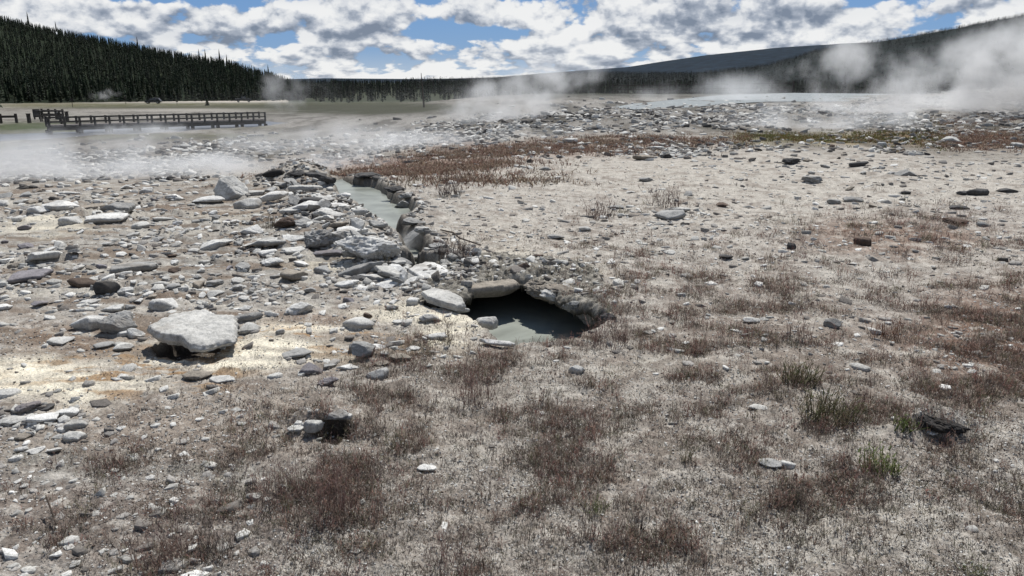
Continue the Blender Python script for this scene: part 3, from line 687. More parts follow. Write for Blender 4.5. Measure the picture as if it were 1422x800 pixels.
HERO = [
 # px, foot y, width, height, kind, tone, label, anchor phrase, options
 (268,486,124,55,'slab','pale','large pale flat slab undercut at the front with a black shadow beneath it','large undercut slab',dict(seed=11,dr=.95,lift=.05,tilt=(4,-3),minh=.16,rough=1.1,hm=.13)),
 (322,470,24,28,'block','grey','grey triangular chip broken off the right end of the large undercut slab','triangular chip',dict(seed=12,dr=.4,tilt=(0,18))),
 (346,464,32,20,'slab','pale','pale broken block butting the right end of the large undercut slab','broken end block',dict(seed=13)),
 (345,447,42,18,'block','grey','oblong block with white top and plain grey front behind the large slab','white-topped oblong block',dict(seed=14,dr=.5)),
 (128,459,54,30,'block','white','whitish angular boulder left of the large undercut slab','whitish angular boulder',dict(seed=15)),
 (165,466,48,34,'slab','grey','granular grey slab leaning against the whitish angular boulder','leaning granular slab',dict(seed=16,tilt=(22,-10),minh=.35)),
 (190,469,24,17,'block','white','bright white chunk at the left tip of the large undercut slab','bright white chunk',dict(seed=17)),
 (171,468,15,10,'block','white','small white lump touching the left side of the bright white chunk','small white lump',dict(seed=18)),
 (172,488,27,15,'round','pale','rounded pale stone just below the bright white chunk',"rounded pale stone",dict(seed=19)),
 (146,485,30,13,'round','grey','knobbly grey stone left of the rounded pale stone','knobbly grey stone',dict(seed=20)),
 (157,434,30,14,'slab','white','small white slab resting behind the whitish angular boulder','small white slab',dict(seed=21)),
 (86,480,36,7,'slab','pale','thin pale strip of rock lying on brown mud at the far left','thin pale strip',dict(seed=22)),
 (44,392,58,18,'slab','purple','low purplish grey stone lying alone on the grey mud flat','purplish stone',dict(seed=23)),
 (118,400,42,20,'block','brown','dark brown angular stone at the left of the broken cluster on the mud flat','dark brown cluster stone',dict(seed=24,tilt=(0,12))),
 (150,411,34,22,'block','dark','long dark stone with a pale top in the broken cluster on the mud flat','long dark cluster stone',dict(seed=25,dr=.5)),
 (175,411,22,14,'slab','white','pale chip leaning on the long dark cluster stone','pale leaning chip',dict(seed=26,tilt=(15,0))),
 (188,381,62,12,'slab','grey','wide grey slab with a knife-thin dark edge in the middle of the mud flat','wide thin slab',dict(seed=27)),
 (205,377,26,14,'crag','dark','dark crumbly lump riding on the wide thin slab','crumbly lump',dict(seed=28)),
 (56,427,22,11,'round','purple','oval purplish stone with a pale rim at the far left','oval purplish stone',dict(seed=29)),
 (4,432,26,12,'slab','white','white slab cut off by the left edge of the photo','white edge slab',dict(seed=30)),
 (86,295,48,17,'slab','white','pale tilted slab at the left end of the slab row below the steam','tilted slab of the row',dict(seed=31,tilt=(8,0))),
 (128,293,40,11,'slab','tan','long tan slab in the middle of the slab row below the steam','long tan slab',dict(seed=32)),
 (165,301,46,22,'slab','grey','speckled grey slab at the right end of the slab row below the steam','speckled grey slab',dict(seed=33,tilt=(14,8))),
 (150,312,58,14,'slab','white','white flat slab in front of the speckled grey slab','white flat slab',dict(seed=34)),
 (58,299,34,13,'block','white','pale chunk left of the slab row below the steam','pale chunk of the row',dict(seed=35)),
 (97,272,26,8,'slab','white','small white slab lying above the slab row','small upper slab',dict(seed=36)),
 (45,262,14,6,'block','dark','small dark block on the left rim where the steam begins','small dark rim block',dict(seed=37)),
 (227,309,28,9,'slab','pale','pale slab with a shaded front, right of the white flat slab','pale shaded slab',dict(seed=38)),
 (323,279,48,29,'slab','pale','big pale plate propped up steeply below the mound','big propped plate',dict(seed=39,tilt=(38,12),minh=.16,dr=.9)),
 (290,284,44,12,'round','white','smooth white loaf-shaped stone left of the big propped plate','white loaf-shaped stone',dict(seed=40)),
 (345,291,40,19,'block','pale','broken pale block right of the big propped plate','broken pale block',dict(seed=41)),
 (381,283,42,16,'slab','white','white wedge slab with a black underside near the mound','white wedge slab',dict(seed=42,lift=.05,tilt=(0,-8))),
 (431,285,34,14,'round','dark','smooth dark grey boulder on the rock bank left of the creek','smooth dark boulder',dict(seed=43)),
 (425,270,48,7,'slab','pale','thin pale slab laid across the foot of the mound','thin laid slab',dict(seed=44)),
 (382,248,34,13,'block','black','dark angular boulder crowning the mound beside the steam','dark crowning boulder',dict(seed=45)),
 (411,248,28,12,'crag','dark','dark crumbly boulder right of the crowning boulder on the mound','crumbly mound boulder',dict(seed=46)),
 (400,320,38,22,'crag','brown','brown crumbly boulder on the rock bank above the hollow boulder','brown crumbly boulder',dict(seed=47)),
 (432,317,46,18,'crag','grey','grey pitted boulder right of the brown crumbly boulder','grey pitted boulder',dict(seed=48)),
 (447,349,48,36,'crag','grey','boulder with a pale cap and a black hollow facing the viewer','hollow boulder',dict(seed=49,rough=1.3)),
 (456,360,40,14,'round','purple','smooth dark oval stone in front of the hollow boulder','dark oval stone',dict(seed=50)),
 (350,327,34,16,'slab','white','white four-sided slab propped on small stones left of the hollow boulder','white four-sided slab',dict(seed=51,tilt=(14,0))),
 (302,347,46,18,'slab','white','white wedge with a raised tip amid the left rubble','white raised wedge',dict(seed=52,tilt=(0,-14),dr=.6)),
 (368,349,60,11,'slab','pale','long pale slab casting a black shadow left of the hollow boulder','long shadowed slab',dict(seed=53,lift=.03)),
 (373,358,26,11,'block','white','small white stone with a black base below the long shadowed slab','white stone with black base',dict(seed=54)),
 (352,353,16,8,'round','dark','small dark stone under the left end of the long shadowed slab','small dark wedge stone',dict(seed=55)),
 (512,372,92,50,'crag','white','large white encrusted boulder beside the end of the creek','white encrusted boulder',dict(seed=56,dr=.6,rough=.9)),
 (502,384,66,22,'slab','grey','slanting grey slab with a dark underside below the white encrusted boulder','slanting grey slab',dict(seed=57,tilt=(0,-16),dr=.5)),
 (482,403,36,17,'slab','white','white pointed slab at the lower left of the rock pile','white pointed slab',dict(seed=58,tilt=(0,-12))),
 (500,394,26,14,'crag','dark','dark broken stone behind the white pointed slab','dark broken stone',dict(seed=59)),
 (548,388,58,16,'slab','pale','pale layered slab in the middle of the rock pile','pale layered slab',dict(seed=60,tilt=(6,10))),
 (562,394,44,12,'slab','grey','grey slab tucked under the pale layered slab','tucked grey slab',dict(seed=61)),
 (540,402,40,8,'slab','white','thin white slab at the front of the rock pile','thin white front slab',dict(seed=62)),
 (597,388,58,24,'slab','white','broad white slab bridging the dark gap at the end of the creek','broad white bridging slab',dict(seed=63,lift=.05,tilt=(4,3),hm=.08)),
 (572,362,30,8,'slab','grey','small grey slab lying in the water gap at the creek end','gap slab',dict(seed=64,plane=-.16)),
 (616,424,62,22,'slab','pale','thick pale slab jutting over a black cavity left of the pit','jutting slab',dict(seed=65,plane=.03,tilt=(0,7),hm=.09,dr=.55)),
 (641,434,24,9,'block','white','white stick-shaped stone at the left lip of the pit','white stick-shaped stone',dict(seed=66,dr=.4,plane=.0)),
 (669,408,108,34,'slab','tan','thick tan slab roofing the back of the dark pit','tan roof slab',dict(seed=67,plane=-.03,hm=.13,dr=.62,tilt=(-3,-2),rough=1.3)),
 (720,392,38,30,'block','brown','dark brown rock standing upright behind the pit','dark upright rock',dict(seed=68,dr=.35,rough=.8,hm=.17,tilt=(-8,-14),plane=.0)),
 (772,424,100,44,'crag','tan','rough crusty ledge overhanging the back of the pit','crusty ledge',dict(seed=69,plane=-.05,hm=.17,dr=.42,rz=-30,rough=1.2)),
 (822,452,56,36,'crag','grey','ragged grey crust at the right end of the pit rim','ragged grey crust',dict(seed=70,plane=-.14,hm=.2,dr=.5,rz=-40,rough=1.4)),
 (573,345,42,30,'slab','grey','flat grey plank of rock leaning out of the creek','leaning creek plank',dict(seed=71,tilt=(20,-38),plane=-.17,dr=.45,minh=.3,hm=.08,lift=.08)),
 (606,473,32,12,'block','pale','pale oblong block on white crust left of the pit','pale oblong block',dict(seed=72,dr=.45)),
 (690,480,56,14,'slab','white','long white sliver of rock along the near lip of the pit','long white sliver',dict(seed=73,dr=.22,rz=-22,plane=0.,hm=.035,name='rock_sliver')),
 (676,457,32,16,'block','pale','squared pale stone at the corner of the pit rim','squared corner stone',dict(seed=74,plane=-.05,hm=.09)),
 (498,458,46,24,'block','pale','pale chunk with a dark shaded face on brown mud below the rock pile','pale chunk on mud',dict(seed=75)),
 (554,452,20,8,'slab','white','small white chip between the pale chunk and the pit','small white chip',dict(seed=76)),
 (511,442,13,10,'block','brown','single brown cube-like stone above the pale chunk','brown cube-like stone',dict(seed=77)),
 (574,424,20,13,'block','white','white nub of rock left of the black cavity','white nub',dict(seed=78)),
 (484,516,34,13,'slab','white','white slab at the bottom of the small pile below the rock pile','low white slab',dict(seed=79)),
 (505,503,34,24,'slab','grey','grey tilted slab at the centre of the small pile left of the plants','tilted pile slab',dict(seed=80,tilt=(20,20))),
 (525,492,24,10,'slab','white','pale slab at the right of the small pile','pale pile slab',dict(seed=81)),
 (492,492,14,14,'block','grey','grey upright stone at the top of the small pile','upright pile stone',dict(seed=82)),
 (574,487,20,8,'block','white','white pebble-like stone between the small pile and the pit','white pebble-like stone',dict(seed=83)),
 (801,520,24,18,'block','pale','pale angular stone with a dark face standing alone among dry plants','lone stone among plants',dict(seed=84)),
 (276,529,42,18,'round','tan','rounded tan stone on gravel below the white runoff','rounded tan stone',dict(seed=85)),
 (309,532,34,8,'slab','pale','thin pale slab right of the rounded tan stone','thin slab on gravel',dict(seed=86)),
 (95,581,30,18,'round','white','clean white rounded stone at the lower left','clean white stone',dict(seed=87)),
 (62,592,42,15,'slab','white','white slab in the lower left stone cluster','lower left white slab',dict(seed=88)),
 (22,592,40,20,'round','pale','pale rounded stone cut by the left edge in the lower left cluster','pale edge stone',dict(seed=89)),
 (42,577,34,18,'crag','purple','dark crusty stone at the back of the lower left cluster','dark crusty stone',dict(seed=90)),
 (30,628,18,13,'round','white','small white lump below the lower left cluster','white lump below cluster',dict(seed=91)),
 (50,632,26,7,'slab','pale','thin pale flake right of the white lump at the lower left','thin pale flake',dict(seed=92)),
 (34,611,24,12,'block','tan','tan stone between the lower left cluster and the white lump','tan stone of cluster',dict(seed=93)),
 (83,610,20,6,'slab','grey','grey sliver under the clean white stone','grey sliver',dict(seed=94)),
 (436,600,28,20,'block','pale','pale broken stone on the left rim of the small black hole','left rim stone',dict(seed=95,tilt=(0,8),hm=.06,dr=.6,plane=.02)),
 (468,590,40,16,'crag','grey','grey crumbly stone behind the small black hole','stone behind hole',dict(seed=96,hm=.07,plane=.015)),
 (480,584,20,12,'slab','white','white flake at the back rim of the small black hole','white rim flake',dict(seed=97,hm=.03,plane=.03)),
 (414,606,30,12,'slab','pale','pale shard left of the small black hole','pale shard',dict(seed=98)),
 (593,655,28,9,'slab','white','flat white chip alone among dry stalks in the lower middle','flat white chip',dict(seed=99)),
 (1303,612,78,32,'crag','black','dark rough crust of rock with a pale top at the lower right','dark rough crust',dict(seed=100,rough=1.3,dr=.6)),
 (1052,570,26,11,'round','pale','pale stone with a dark base amid dry plants right of centre','pale plant stone',dict(seed=101)),
 (1069,651,34,14,'round','grey','grey rounded stone on pale gravel in the lower right','grey gravel stone',dict(seed=102)),
 (1258,245,32,12,'slab','grey','low wedge stone with a black front on the pale flat at right','low black-fronted wedge',dict(seed=103)),
 (1098,229,26,11,'crag','dark','dark jagged stone on the pale flat right of centre','dark jagged stone',dict(seed=104)),
 (1192,232,26,9,'slab','dark','thin dark slab left of the low black-fronted wedge','thin dark slab',dict(seed=105,tilt=(0,-10))),
 (1357,272,28,13,'block','dark','blocky dark stone at the right of the pale flat','blocky dark stone',dict(seed=106)),
 (1336,271,16,7,'round','dark','small dark stone leaning on the blocky dark stone','small dark companion',dict(seed=107)),
 (1398,268,28,8,'slab','dark','flat dark stone near the right edge of the pale flat','flat dark stone',dict(seed=108)),
 (1158,284,20,10,'round','grey','left one of two grey lumps side by side on the pale flat','left grey lump',dict(seed=109)),
 (1184,281,28,10,'block','grey','wider right one of two grey lumps side by side on the pale flat','right grey lump',dict(seed=110)),
 (1332,291,26,8,'slab','dark','squared dark slab below the blocky dark stone','squared dark slab',dict(seed=111)),
 (1127,255,30,13,'crag','grey','jagged low outcrop below the dark jagged stone','jagged low outcrop',dict(seed=112)),
 (930,307,44,16,'slab','grey','stacked grey slab left of the pale flat beyond the pit','stacked grey slab',dict(seed=113,tilt=(6,-6))),
 (945,296,28,10,'slab','pale','pale slab behind the stacked grey slab','pale slab behind stack',dict(seed=114)),
 (1197,341,24,14,'block','brown','brown angular stone above the reddish plants at right','brown angular stone',dict(seed=115)),
 (1099,346,13,11,'block','dark','dark pointed stone left of the brown angular stone','dark pointed stone',dict(seed=116)),
 (1155,456,24,19,'round','grey','round grey stone sitting in gravel right of centre','round grey gravel stone',dict(seed=117)),
 (1043,450,24,13,'round','pale','pale stone left of the round grey gravel stone','pale gravel stone',dict(seed=118)),
 (1008,361,20,9,'crag','dark','dark lump left of the dark pointed stone','dark lump',dict(seed=119)),
 (1392,363,14,7,'block','dark','small black stone on pale soil near the right edge','small black edge stone',dict(seed=120)),
 (1325,312,36,12,'crag','brown','dark brown lump at the far side of the reddish patch','dark brown lump',dict(seed=121)),
 (1364,315,16,9,'block','grey','grey stone right of the dark brown lump','grey stone by lump',dict(seed=122)),
 (1320,199,28,11,'block','pale','pale boulder with a black base in the red-brown band at right','pale banded boulder',dict(seed=123)),
 (1224,205,14,9,'block','white','white pointed stone at the front of the red-brown band','white pointed band stone',dict(seed=124)),
 (1412,206,18,8,'block','pale','pale stone at the right edge of the red-brown band','pale band edge stone',dict(seed=125)),
 (912,209,20,7,'slab','white','white flat stone where the pale flat meets the red-brown band','white flat band stone',dict(seed=126)),
 (893,223,30,8,'slab','tan','tan low slab in front of the white flat band stone','tan low slab',dict(seed=127)),
 (925,220,18,8,'crag','dark','dark jagged lump right of the tan low slab','dark lump by tan slab',dict(seed=128)),
 (757,237,18,7,'block','grey','grey stone alone on the pale flat behind the pit','lone grey flat stone',dict(seed=129)),
 (791,199,22,9,'round','white','white stone showing through the steam near the middle','white stone in steam',dict(seed=130)),
 (775,187,18,7,'round','pale','pale stone behind the white stone in the steam','pale stone in steam',dict(seed=131)),
 (855,291,24,7,'slab','grey','low grey stone left of the stacked grey slab','low grey stone',dict(seed=132)),
 (812,322,18,9,'round','pale','pale stone on the gravel bank right of the creek','pale bank stone',dict(seed=133)),
 (772,333,24,10,'round','grey','grey stone beside the dry shrub right of the creek','grey stone by shrub',dict(seed=134)),
 (745,404,18,4,'slab','brown','tiny brown flake beside the upright rock','tiny brown flake',dict(seed=135)),
 (610,347,30,14,'crag','grey','grey crumbling lump on the right bank at the creek end','creek end lump',dict(seed=136)),
 (548,268,30,12,'crag','dark','dark crumbling bank stone on the far right side of the creek','dark bank stone',dict(seed=137)),
 (565,285,26,12,'crag','grey','grey bank stone below the dark bank stone of the creek','grey bank stone',dict(seed=138)),
 (512,253,42,9,'crag','dark','long dark bank crust at the head of the creek','long dark bank crust',dict(seed=139)),
 (575,318,34,16,'crag','grey','pitted grey bank lump above the leaning creek plank','pitted bank lump',dict(seed=140)),
 (560,300,24,16,'crag','grey','grey knob on the right bank at the middle of the creek','middle bank knob',dict(seed=142)),
 (588,330,26,14,'crag','pale','pale knob on the right bank above the creek end','pale bank knob',dict(seed=143)),
 (500,300,24,14,'block','pale','pale block at the left water edge of the creek','pale water-edge block',dict(seed=144)),
 (525,318,28,14,'slab','pale','pale slab leaning into the creek from the left bank','pale leaning bank slab',dict(seed=145,tilt=(0,16))),
 (455,262,26,14,'crag','dark','dark crusty lump on the left bank at the head of the creek','dark head bank lump',dict(seed=146)),
 (742,404,34,20,'crag','tan','small crumbling lump hanging at the notch of the pit roof','notch lump',dict(seed=151,plane=.0,hm=.10,rough=1.3)),
 (768,420,38,22,'crag','pale','pale crumbling lump in the middle of the pit rim','middle rim lump',dict(seed=152,plane=-.02,hm=.10,rough=1.3)),
 (795,436,36,22,'crag','grey','grey crumbling lump on the lower part of the pit rim','lower rim lump',dict(seed=153,plane=-.03,hm=.11,rough=1.4)),
 (846,456,34,26,'crag','dark','dark crumbling lump closing the right end of the pit','dark end lump',dict(seed=154,plane=-.05,hm=.12,rough=1.4)),
 (422,296,52,14,'slab','white','white slab lying between the smooth dark boulder and the pitted boulder','white middle slab',dict(seed=155,tilt=(6,-6))),
 (462,306,40,16,'slab','pale','pale slab tipped toward the creek above the pitted boulder','tipped creek slab',dict(seed=156,tilt=(0,14))),
 (470,292,34,12,'slab','white','white slab left of the pale water-edge block','white bank slab',dict(seed=157,tilt=(8,0))),
 (452,280,30,10,'slab','pale','thin pale slab right of the smooth dark boulder','thin bank slab',dict(seed=158)),
 (405,300,34,12,'slab','pale','pale slab above the brown crumbly boulder','slab above brown boulder',dict(seed=159,tilt=(0,-10))),
 (490,332,44,18,'slab','white','white slab propped behind the white encrusted boulder','propped back slab',dict(seed=160,tilt=(10,8))),
 (470,340,36,20,'block','pale','pale block between the hollow boulder and the white encrusted boulder','pale between block',dict(seed=161)),
 (412,340,38,12,'slab','white','white slab left of the hollow boulder','white slab by hollow boulder',dict(seed=162,tilt=(8,4))),
 (408,356,34,10,'slab','pale','pale low slab in front of the hollow boulder, left of the oval stone','pale low slab',dict(seed=163)),
 (520,392,40,14,'slab','white','white slab wedged under the slanting grey slab','wedged white slab',dict(seed=164,tilt=(0,10))),
 (575,398,34,12,'slab','white','white slab right of the tucked grey slab','white right slab',dict(seed=165,tilt=(6,-8))),
 (556,375,36,14,'slab','grey','grey slab right behind the pale layered slab','grey back slab',dict(seed=166,tilt=(12,0))),
 (350,272,36,9,'slab','pale','low pale slab right of the big propped plate','low pale plate',dict(seed=167)),
 (400,262,30,10,'block','grey','grey block at the left foot of the mound','grey foot block',dict(seed=168)),
 (440,252,34,12,'slab','dark','dark slab on the right shoulder of the mound','dark shoulder slab',dict(seed=169,tilt=(0,10))),
 (478,277,20,11,'round','white','white rounded stone at the left water edge of the creek','white water-edge stone',dict(seed=141)),
]
def surveyed_slab(pts, z, thick, tone, label, anchor, seed, tilt=(0, 0), under=None, N=150, name='rock_slab', rough=.8, lower=0.):
    W = np.array([on_plane(a, b, z) for a, b in pts]); c = W.mean(0); O = W-c; sc__ = np.abs(O).max()
    V, F = plate_np(seed, 'slab', N, 16, 9, rough, O/sc__, .35)
    V = V*sc__; zt = V[0, 2]; V[:, 2] = (V[:, 2]-zt)*np.where(V[:, 2] > zt*.55, 1., 1.)
    low = V[:, 2] < -.10*sc__; V[:, 2] = np.maximum(V[:, 2], -thick)
    me = mesh_np(name, V, F, None, False); me.materials.append(M_ROCK)
    o = obj(name, me, label=label, cat='rock', loc=(c[0], c[1], z)); o.rotation_euler = (R(tilt[0]), R(tilt[1]), 0)
    t = TONE[tone]; o.color = (*t, 1)
    P = np.array(pts); ALL.append(dict(o=o, px=P[:, 0].mean(), py=P[:, 1].max(), w=np.ptp(P[:, 0]), tone=tone, kind='slab', anchor=anchor))
    return o
surveyed_slab([(203,450),(228,440),(250,432),(285,430),(300,437),(326,438),(330,452),(322,462),(284,472),(262,471),(250,464),(230,463),(214,459)], 0.15, .075, 'pale', 'large pale flat slab undercut at the front with a black shadow beneath it', 'large undercut slab', 11, (2, 0), rough=1.5)
surveyed_slab([(616,383),(640,377),(668,378),(700,378),(722,393),(700,398),(672,399),(640,402),(620,402)], .05, .13, 'tan', 'thick tan slab roofing the back of the dark pit', 'tan roof slab', 67, (-4, 0), rough=1.2)
surveyed_slab([(567,372),(590,362),(604,362),(624,374),(618,382),(600,384),(584,382)], .10, .05, 'white', 'broad white slab bridging the dark gap at the end of the creek', 'broad white bridging slab', 63, (3, 2))
surveyed_slab([(584,404),(600,398),(622,400),(642,410),(647,418),(634,420),(612,416),(592,411)], .11, .06, 'pale', 'thick pale slab jutting over a black cavity left of the pit', 'jutting slab', 65, (0, 4))
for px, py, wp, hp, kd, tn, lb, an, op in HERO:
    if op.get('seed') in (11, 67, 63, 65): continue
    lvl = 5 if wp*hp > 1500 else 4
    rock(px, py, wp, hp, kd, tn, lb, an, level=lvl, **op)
heroes = list(ALL)
hx = np.array([h['px'] for h in heroes], float); hy = np.array([h['py'] for h in heroes], float)
# further stones, each one counted, set where rubble lies
VAR = [(s, k) for s, k in zip(range(300, 326), ['slab']*14+['block']*6+['round']*3+['crag']*3)]
ZR = [(330,335,150,50,40),(120,300,110,30,22),(400,270,80,22,16),(240,400,150,26,20),(60,370,60,28,10),(560,395,50,22,10),(480,350,60,28,12),(330,370,120,24,8),(500,500,60,22,8),(30,600,60,25,4),
      (1250,245,190,26,16),(900,215,120,10,10),(1330,175,110,16,12),(960,280,140,30,6)]
pend = []
for cx, cy, rx, ry, n in ZR:
    k = 0; tries = 0
    while k < n and tries < n*60:
        tries += 1
        px = random.gauss(cx, rx*.75); py = random.gauss(cy, ry*.75)
        if not (4 < px < 1418 and 168 < py < 640): continue
        if cy > 240 and px < 560 and py < 258: continue
        x, y = on_plane(px, py)
        if min(sdpoly(np.array([x]), np.array([y]), P)[0] for P in (CREEK, PIT, GAP, HOLE, SLABPIT)) < .12: continue
        persp = max(.28, (py-112)/330)
        wp = random.choice([11, 13, 15, 18, 22, 30, 40])*persp*random.uniform(.9, 1.3)+4
        if any(abs(px-q['px']) < (q['w']+wp)*.42 and abs(py-q['py']) < (q['w']+wp)*.20+2 for q in ALL): continue
        s, kd = random.choice(VAR)
        tn = random.choices(['white', 'pale', 'grey', 'tan', 'purple', 'dark', 'brown'], [5, 6, 4, 2, 1, .8, .5] if cx < 700 else [.8, 3, 4, 2, .2, 4, 1])[0]
        tl = (random.gauss(0, 9), random.gauss(0, 9)) if kd == 'slab' else (random.gauss(0, 6), random.gauss(0, 6))
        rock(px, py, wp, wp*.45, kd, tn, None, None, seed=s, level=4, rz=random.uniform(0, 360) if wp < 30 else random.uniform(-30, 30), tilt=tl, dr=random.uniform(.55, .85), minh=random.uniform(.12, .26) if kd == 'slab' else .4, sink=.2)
        ALL[-1]['auto'] = True; k += 1
# the jumbled ridge of tipped plates along the near side of the creek
path = [(385, 262), (425, 282), (455, 305), (490, 335), (525, 362), (575, 395)]
for i in range(44):
    t = random.uniform(0, len(path)-1.001); a = path[int(t)]; b = path[int(t)+1]; f_ = t-int(t)
    px = a[0]*(1-f_)+b[0]*f_ + random.gauss(-6, 14); py = a[1]*(1-f_)+b[1]*f_ + random.gauss(2, 7)
    x, y = on_plane(px, py)
    if min(sdpoly(np.array([x]), np.array([y]), P)[0] for P in (CREEK, PIT, GAP)) < .10: continue
    wp = random.uniform(20, 42)*(.55+.45*(py-250)/130)
    rock(px, py, wp, wp*.4, 'slab', random.choice(['white', 'pale', 'pale', 'grey', 'grey', 'tan']), None, None, seed=random.choice([v[0] for v in VAR if v[1] == 'slab']), level=4,
         rz=random.uniform(0, 360), tilt=(random.gauss(0, 20), random.gauss(0, 20)), dr=random.uniform(.55, .8), minh=random.uniform(.12, .2), lift=random.uniform(0, .04), sink=.1)
    ALL[-1]['auto'] = True
# labels: size, tone, shape and the nearest named stone
autos = [a for a in ALL if a.get('auto')]
buck = {}
for a in autos:
    d = np.hypot(hx-a['px'], (hy-a['py'])*2.2); j = int(np.argmin(d))
    dx, dy = a['px']-hx[j], (a['py']-hy[j])*2.2
    rel = ('right of' if dx > 0 else 'left of') if abs(dx) > abs(dy) else ('in front of' if dy > 0 else 'behind')
    kd = {'slab': 'slab', 'block': 'angular stone', 'round': 'rounded stone', 'crag': 'rough stone'}[a['kind']]
    buck.setdefault((j, rel, a['tone'], kd), []).append((d[j], a))
ORD = ['', ', second nearest to it', ', third nearest to it', ', fourth nearest to it', ', fifth nearest to it', ', sixth nearest to it', ', seventh nearest to it']
tw = {'white': 'white', 'pale': 'pale grey', 'grey': 'mid grey', 'tan': 'tan', 'purple': 'purplish grey', 'dark': 'dark grey', 'brown': 'dark brown'}
for (j, rel, tn, kd), L in buck.items():
    L.sort(key=lambda t: t[0])
    for i, (_, a) in enumerate(L):
        a['o']['label'] = f"small {tw[tn]} {kd} {rel} the {heroes[j]['anchor']}{ORD[min(i, 6)]}"
        if len(a['o']['label'].replace(',', '').split()) > 15: a['o']['label'] = a['o']['label'].replace('small ', '', 1).replace(' grey ', ' ', 1)
        a['o']['group'] = 'loose sinter stones scattered on the flat' 
print('rocks', len(ALL))

# rest of the rubble and the gravel: merged ground cover
def small_temps(n, level, kinds, base=500):
    o = []
    for i in range(n):
        V, F = rock_np(base+i, kinds[i % len(kinds)], level, .8)
        o.append((V, F, np.ones(len(V))))
    return o
def sample_px(n, f, x0=-60, x1=1482, y0=150, y1=830):
    out_ = []
    tot = 0
    while tot < n:
        px = rng.uniform(x0, x1, n*3); py = rng.uniform(y0, y1, n*3)
        k = f(px, py) > rng.uniform(0, 1, n*3)
        out_.append(np.stack([px[k], py[k]], 1)); tot += k.sum()
    return np.concatenate(out_)[:n]
def to_world(P):
    dx = (P[:, 0]-W0/2)/F0; dy = -(P[:, 1]-H0/2)/F0
    dz = -sp+dy*cp; t = -EYE/dz
    return dx*t, (cp+dy*sp)*t
def clear_mask(x, y, m=.02):
    k = np.ones(len(x), bool)
    for P in (CREEK, PIT, GAP): k &= sdpoly(x, y, P) > m
    return k | (sdpoly(x, y, CRUST) < -.06)
def rub_px(px, py):
    x, y = to_world(np.stack([px, py], 1)); return rubble(px, py, x, y)
def stones(name, n, f, smin, smax, temps, tones, flat=.4, y0=150, persp=.5):
    P = sample_px(n, f, y0=y0); x, y = to_world(P); k = clear_mask(x, y); x, y, P = x[k], y[k], P[k]
    r = np.hypot(x, y)
    s = (smin + (smax-smin)*rng.beta(1.1, 5, len(x)))*(np.maximum(r, 2)/4)**persp
    if smax > .5: s = np.minimum(s, .0105*r)
    z = surf(x, y)
    scl = np.stack([s*rng.uniform(.8, 1.4, len(x)), s*rng.uniform(.7, 1.1, len(x)), s*rng.uniform(.5, 1.3, len(x))*flat], 1)
    t = np.array(tones)[rng.integers(0, len(tones), len(x))]*rng.uniform(.8, 1.2, len(x))[:, None]
    me = scatter(name, temps, np.stack([x, y, z+scl[:, 2]*.2], 1), scl, rng.uniform(0, 6.28, len(x)), rng.normal(0, .20, len(x)), t)
    return obj(name, me, M_GRAVEL, kind='stuff')
ST = [chip_np(700+i) for i in range(24)]; ST1 = [chip_np(740+i) for i in range(14)]
pale_t = [(.56, .55, .52), (.50, .49, .46), (.44, .43, .40), (.36, .35, .325), (.28, .265, .245), (.17, .155, .14)]
def CLU(px, py):
    x, y = to_world(np.stack([px, py], 1)); return .12+1.0*ss(-.12, .25, fbm(x*1.7, y*2.6, 551, 4))
NEARPL = lambda px, py: 1-ss(470, 540, py)*ss(250, 480, px)*.97
o = stones('rubble', 7500, lambda px, py: np.clip(rub_px(px, py)*1.1*CLU(px, py)+.02+.07*ss(540, 620, px)*ss(205, 225, py)*ss(400, 320, py), 0, 1)*NEARPL(px, py), .022, .15, ST, pale_t, .30, persp=.4)
o['label'] = 'broken flakes of pale and grey rock strewn over the flat'; o['category'] = 'rubble'
def gravel_f(px, py):
    x, y = to_world(np.stack([px, py], 1)); n_ = fbm(x*1.4, y*1.4, 301, 3)
    mud = np.clip(gauss_px(px, py, 230, 390, 260, 110) + gauss_px(px, py, 90, 660, 130, 60) + gauss_px(px, py, 60, 520, 200, 30), 0, 1)
    return np.clip((.3+1.1*ss(-.2, .35, n_))*ss(175, 330, py)*(1-.8*mud) + .8*gauss_px(px, py, 300, 580, 130, 35), 0, 1)
o = stones('gravel', 70000, gravel_f, .004, .024, ST1, pale_t+[(.10, .075, .06), (.30, .25, .20)], .5, 190, .55)
o['label'] = 'loose pale gravel and chips covering the ground'; o['category'] = 'gravel'

def BANK(px, py):
    x, y = to_world(np.stack([px, py], 1)); d = np.minimum(sdpoly(x, y, CREEK), sdpoly(x, y, GAP)); return np.exp(-((d-.07)/.06)**2)
mound_f = lambda px, py: np.clip(gauss_px(px, py, 415, 245, 45, 13)+gauss_px(px, py, 455, 300, 40, 30)+.7*gauss_px(px, py, 560, 385, 60, 20)+.08*gauss_px(px, py, 770, 385, 60, 12) + 1.0*BANK(px, py), 0, 1)
o = stones('bank_rubble', 2100, mound_f, .025, .15, ST, pale_t+[(.09, .085, .08), (.12, .11, .10)], .42, 222, .3)
o['label'] = 'crumbled lumps and flakes heaped on the mound and bank by the creek'; o['category'] = 'rubble'
FR = [(1330,165,130,24,1.),(960,160,170,13,1.),(700,172,180,13,.9),(420,178,150,12,.8),(280,188,160,14,.8),(1100,150,140,8,.8),(560,190,200,18,.5),(900,205,300,10,.6),(1390,140,90,12,1.),(90,215,160,18,.45)]
def far_f(px, py):
    a = np.zeros_like(px)
    for cx, cy, rx, ry, st_ in FR: a = np.maximum(a, st_*gauss_px(px, py, cx, cy, rx, ry))
    x, y = to_world(np.stack([px, py], 1))
    return a*(.15+1.1*ss(-.1, .3, fbm(x*.35, y*.12, 511, 3)))
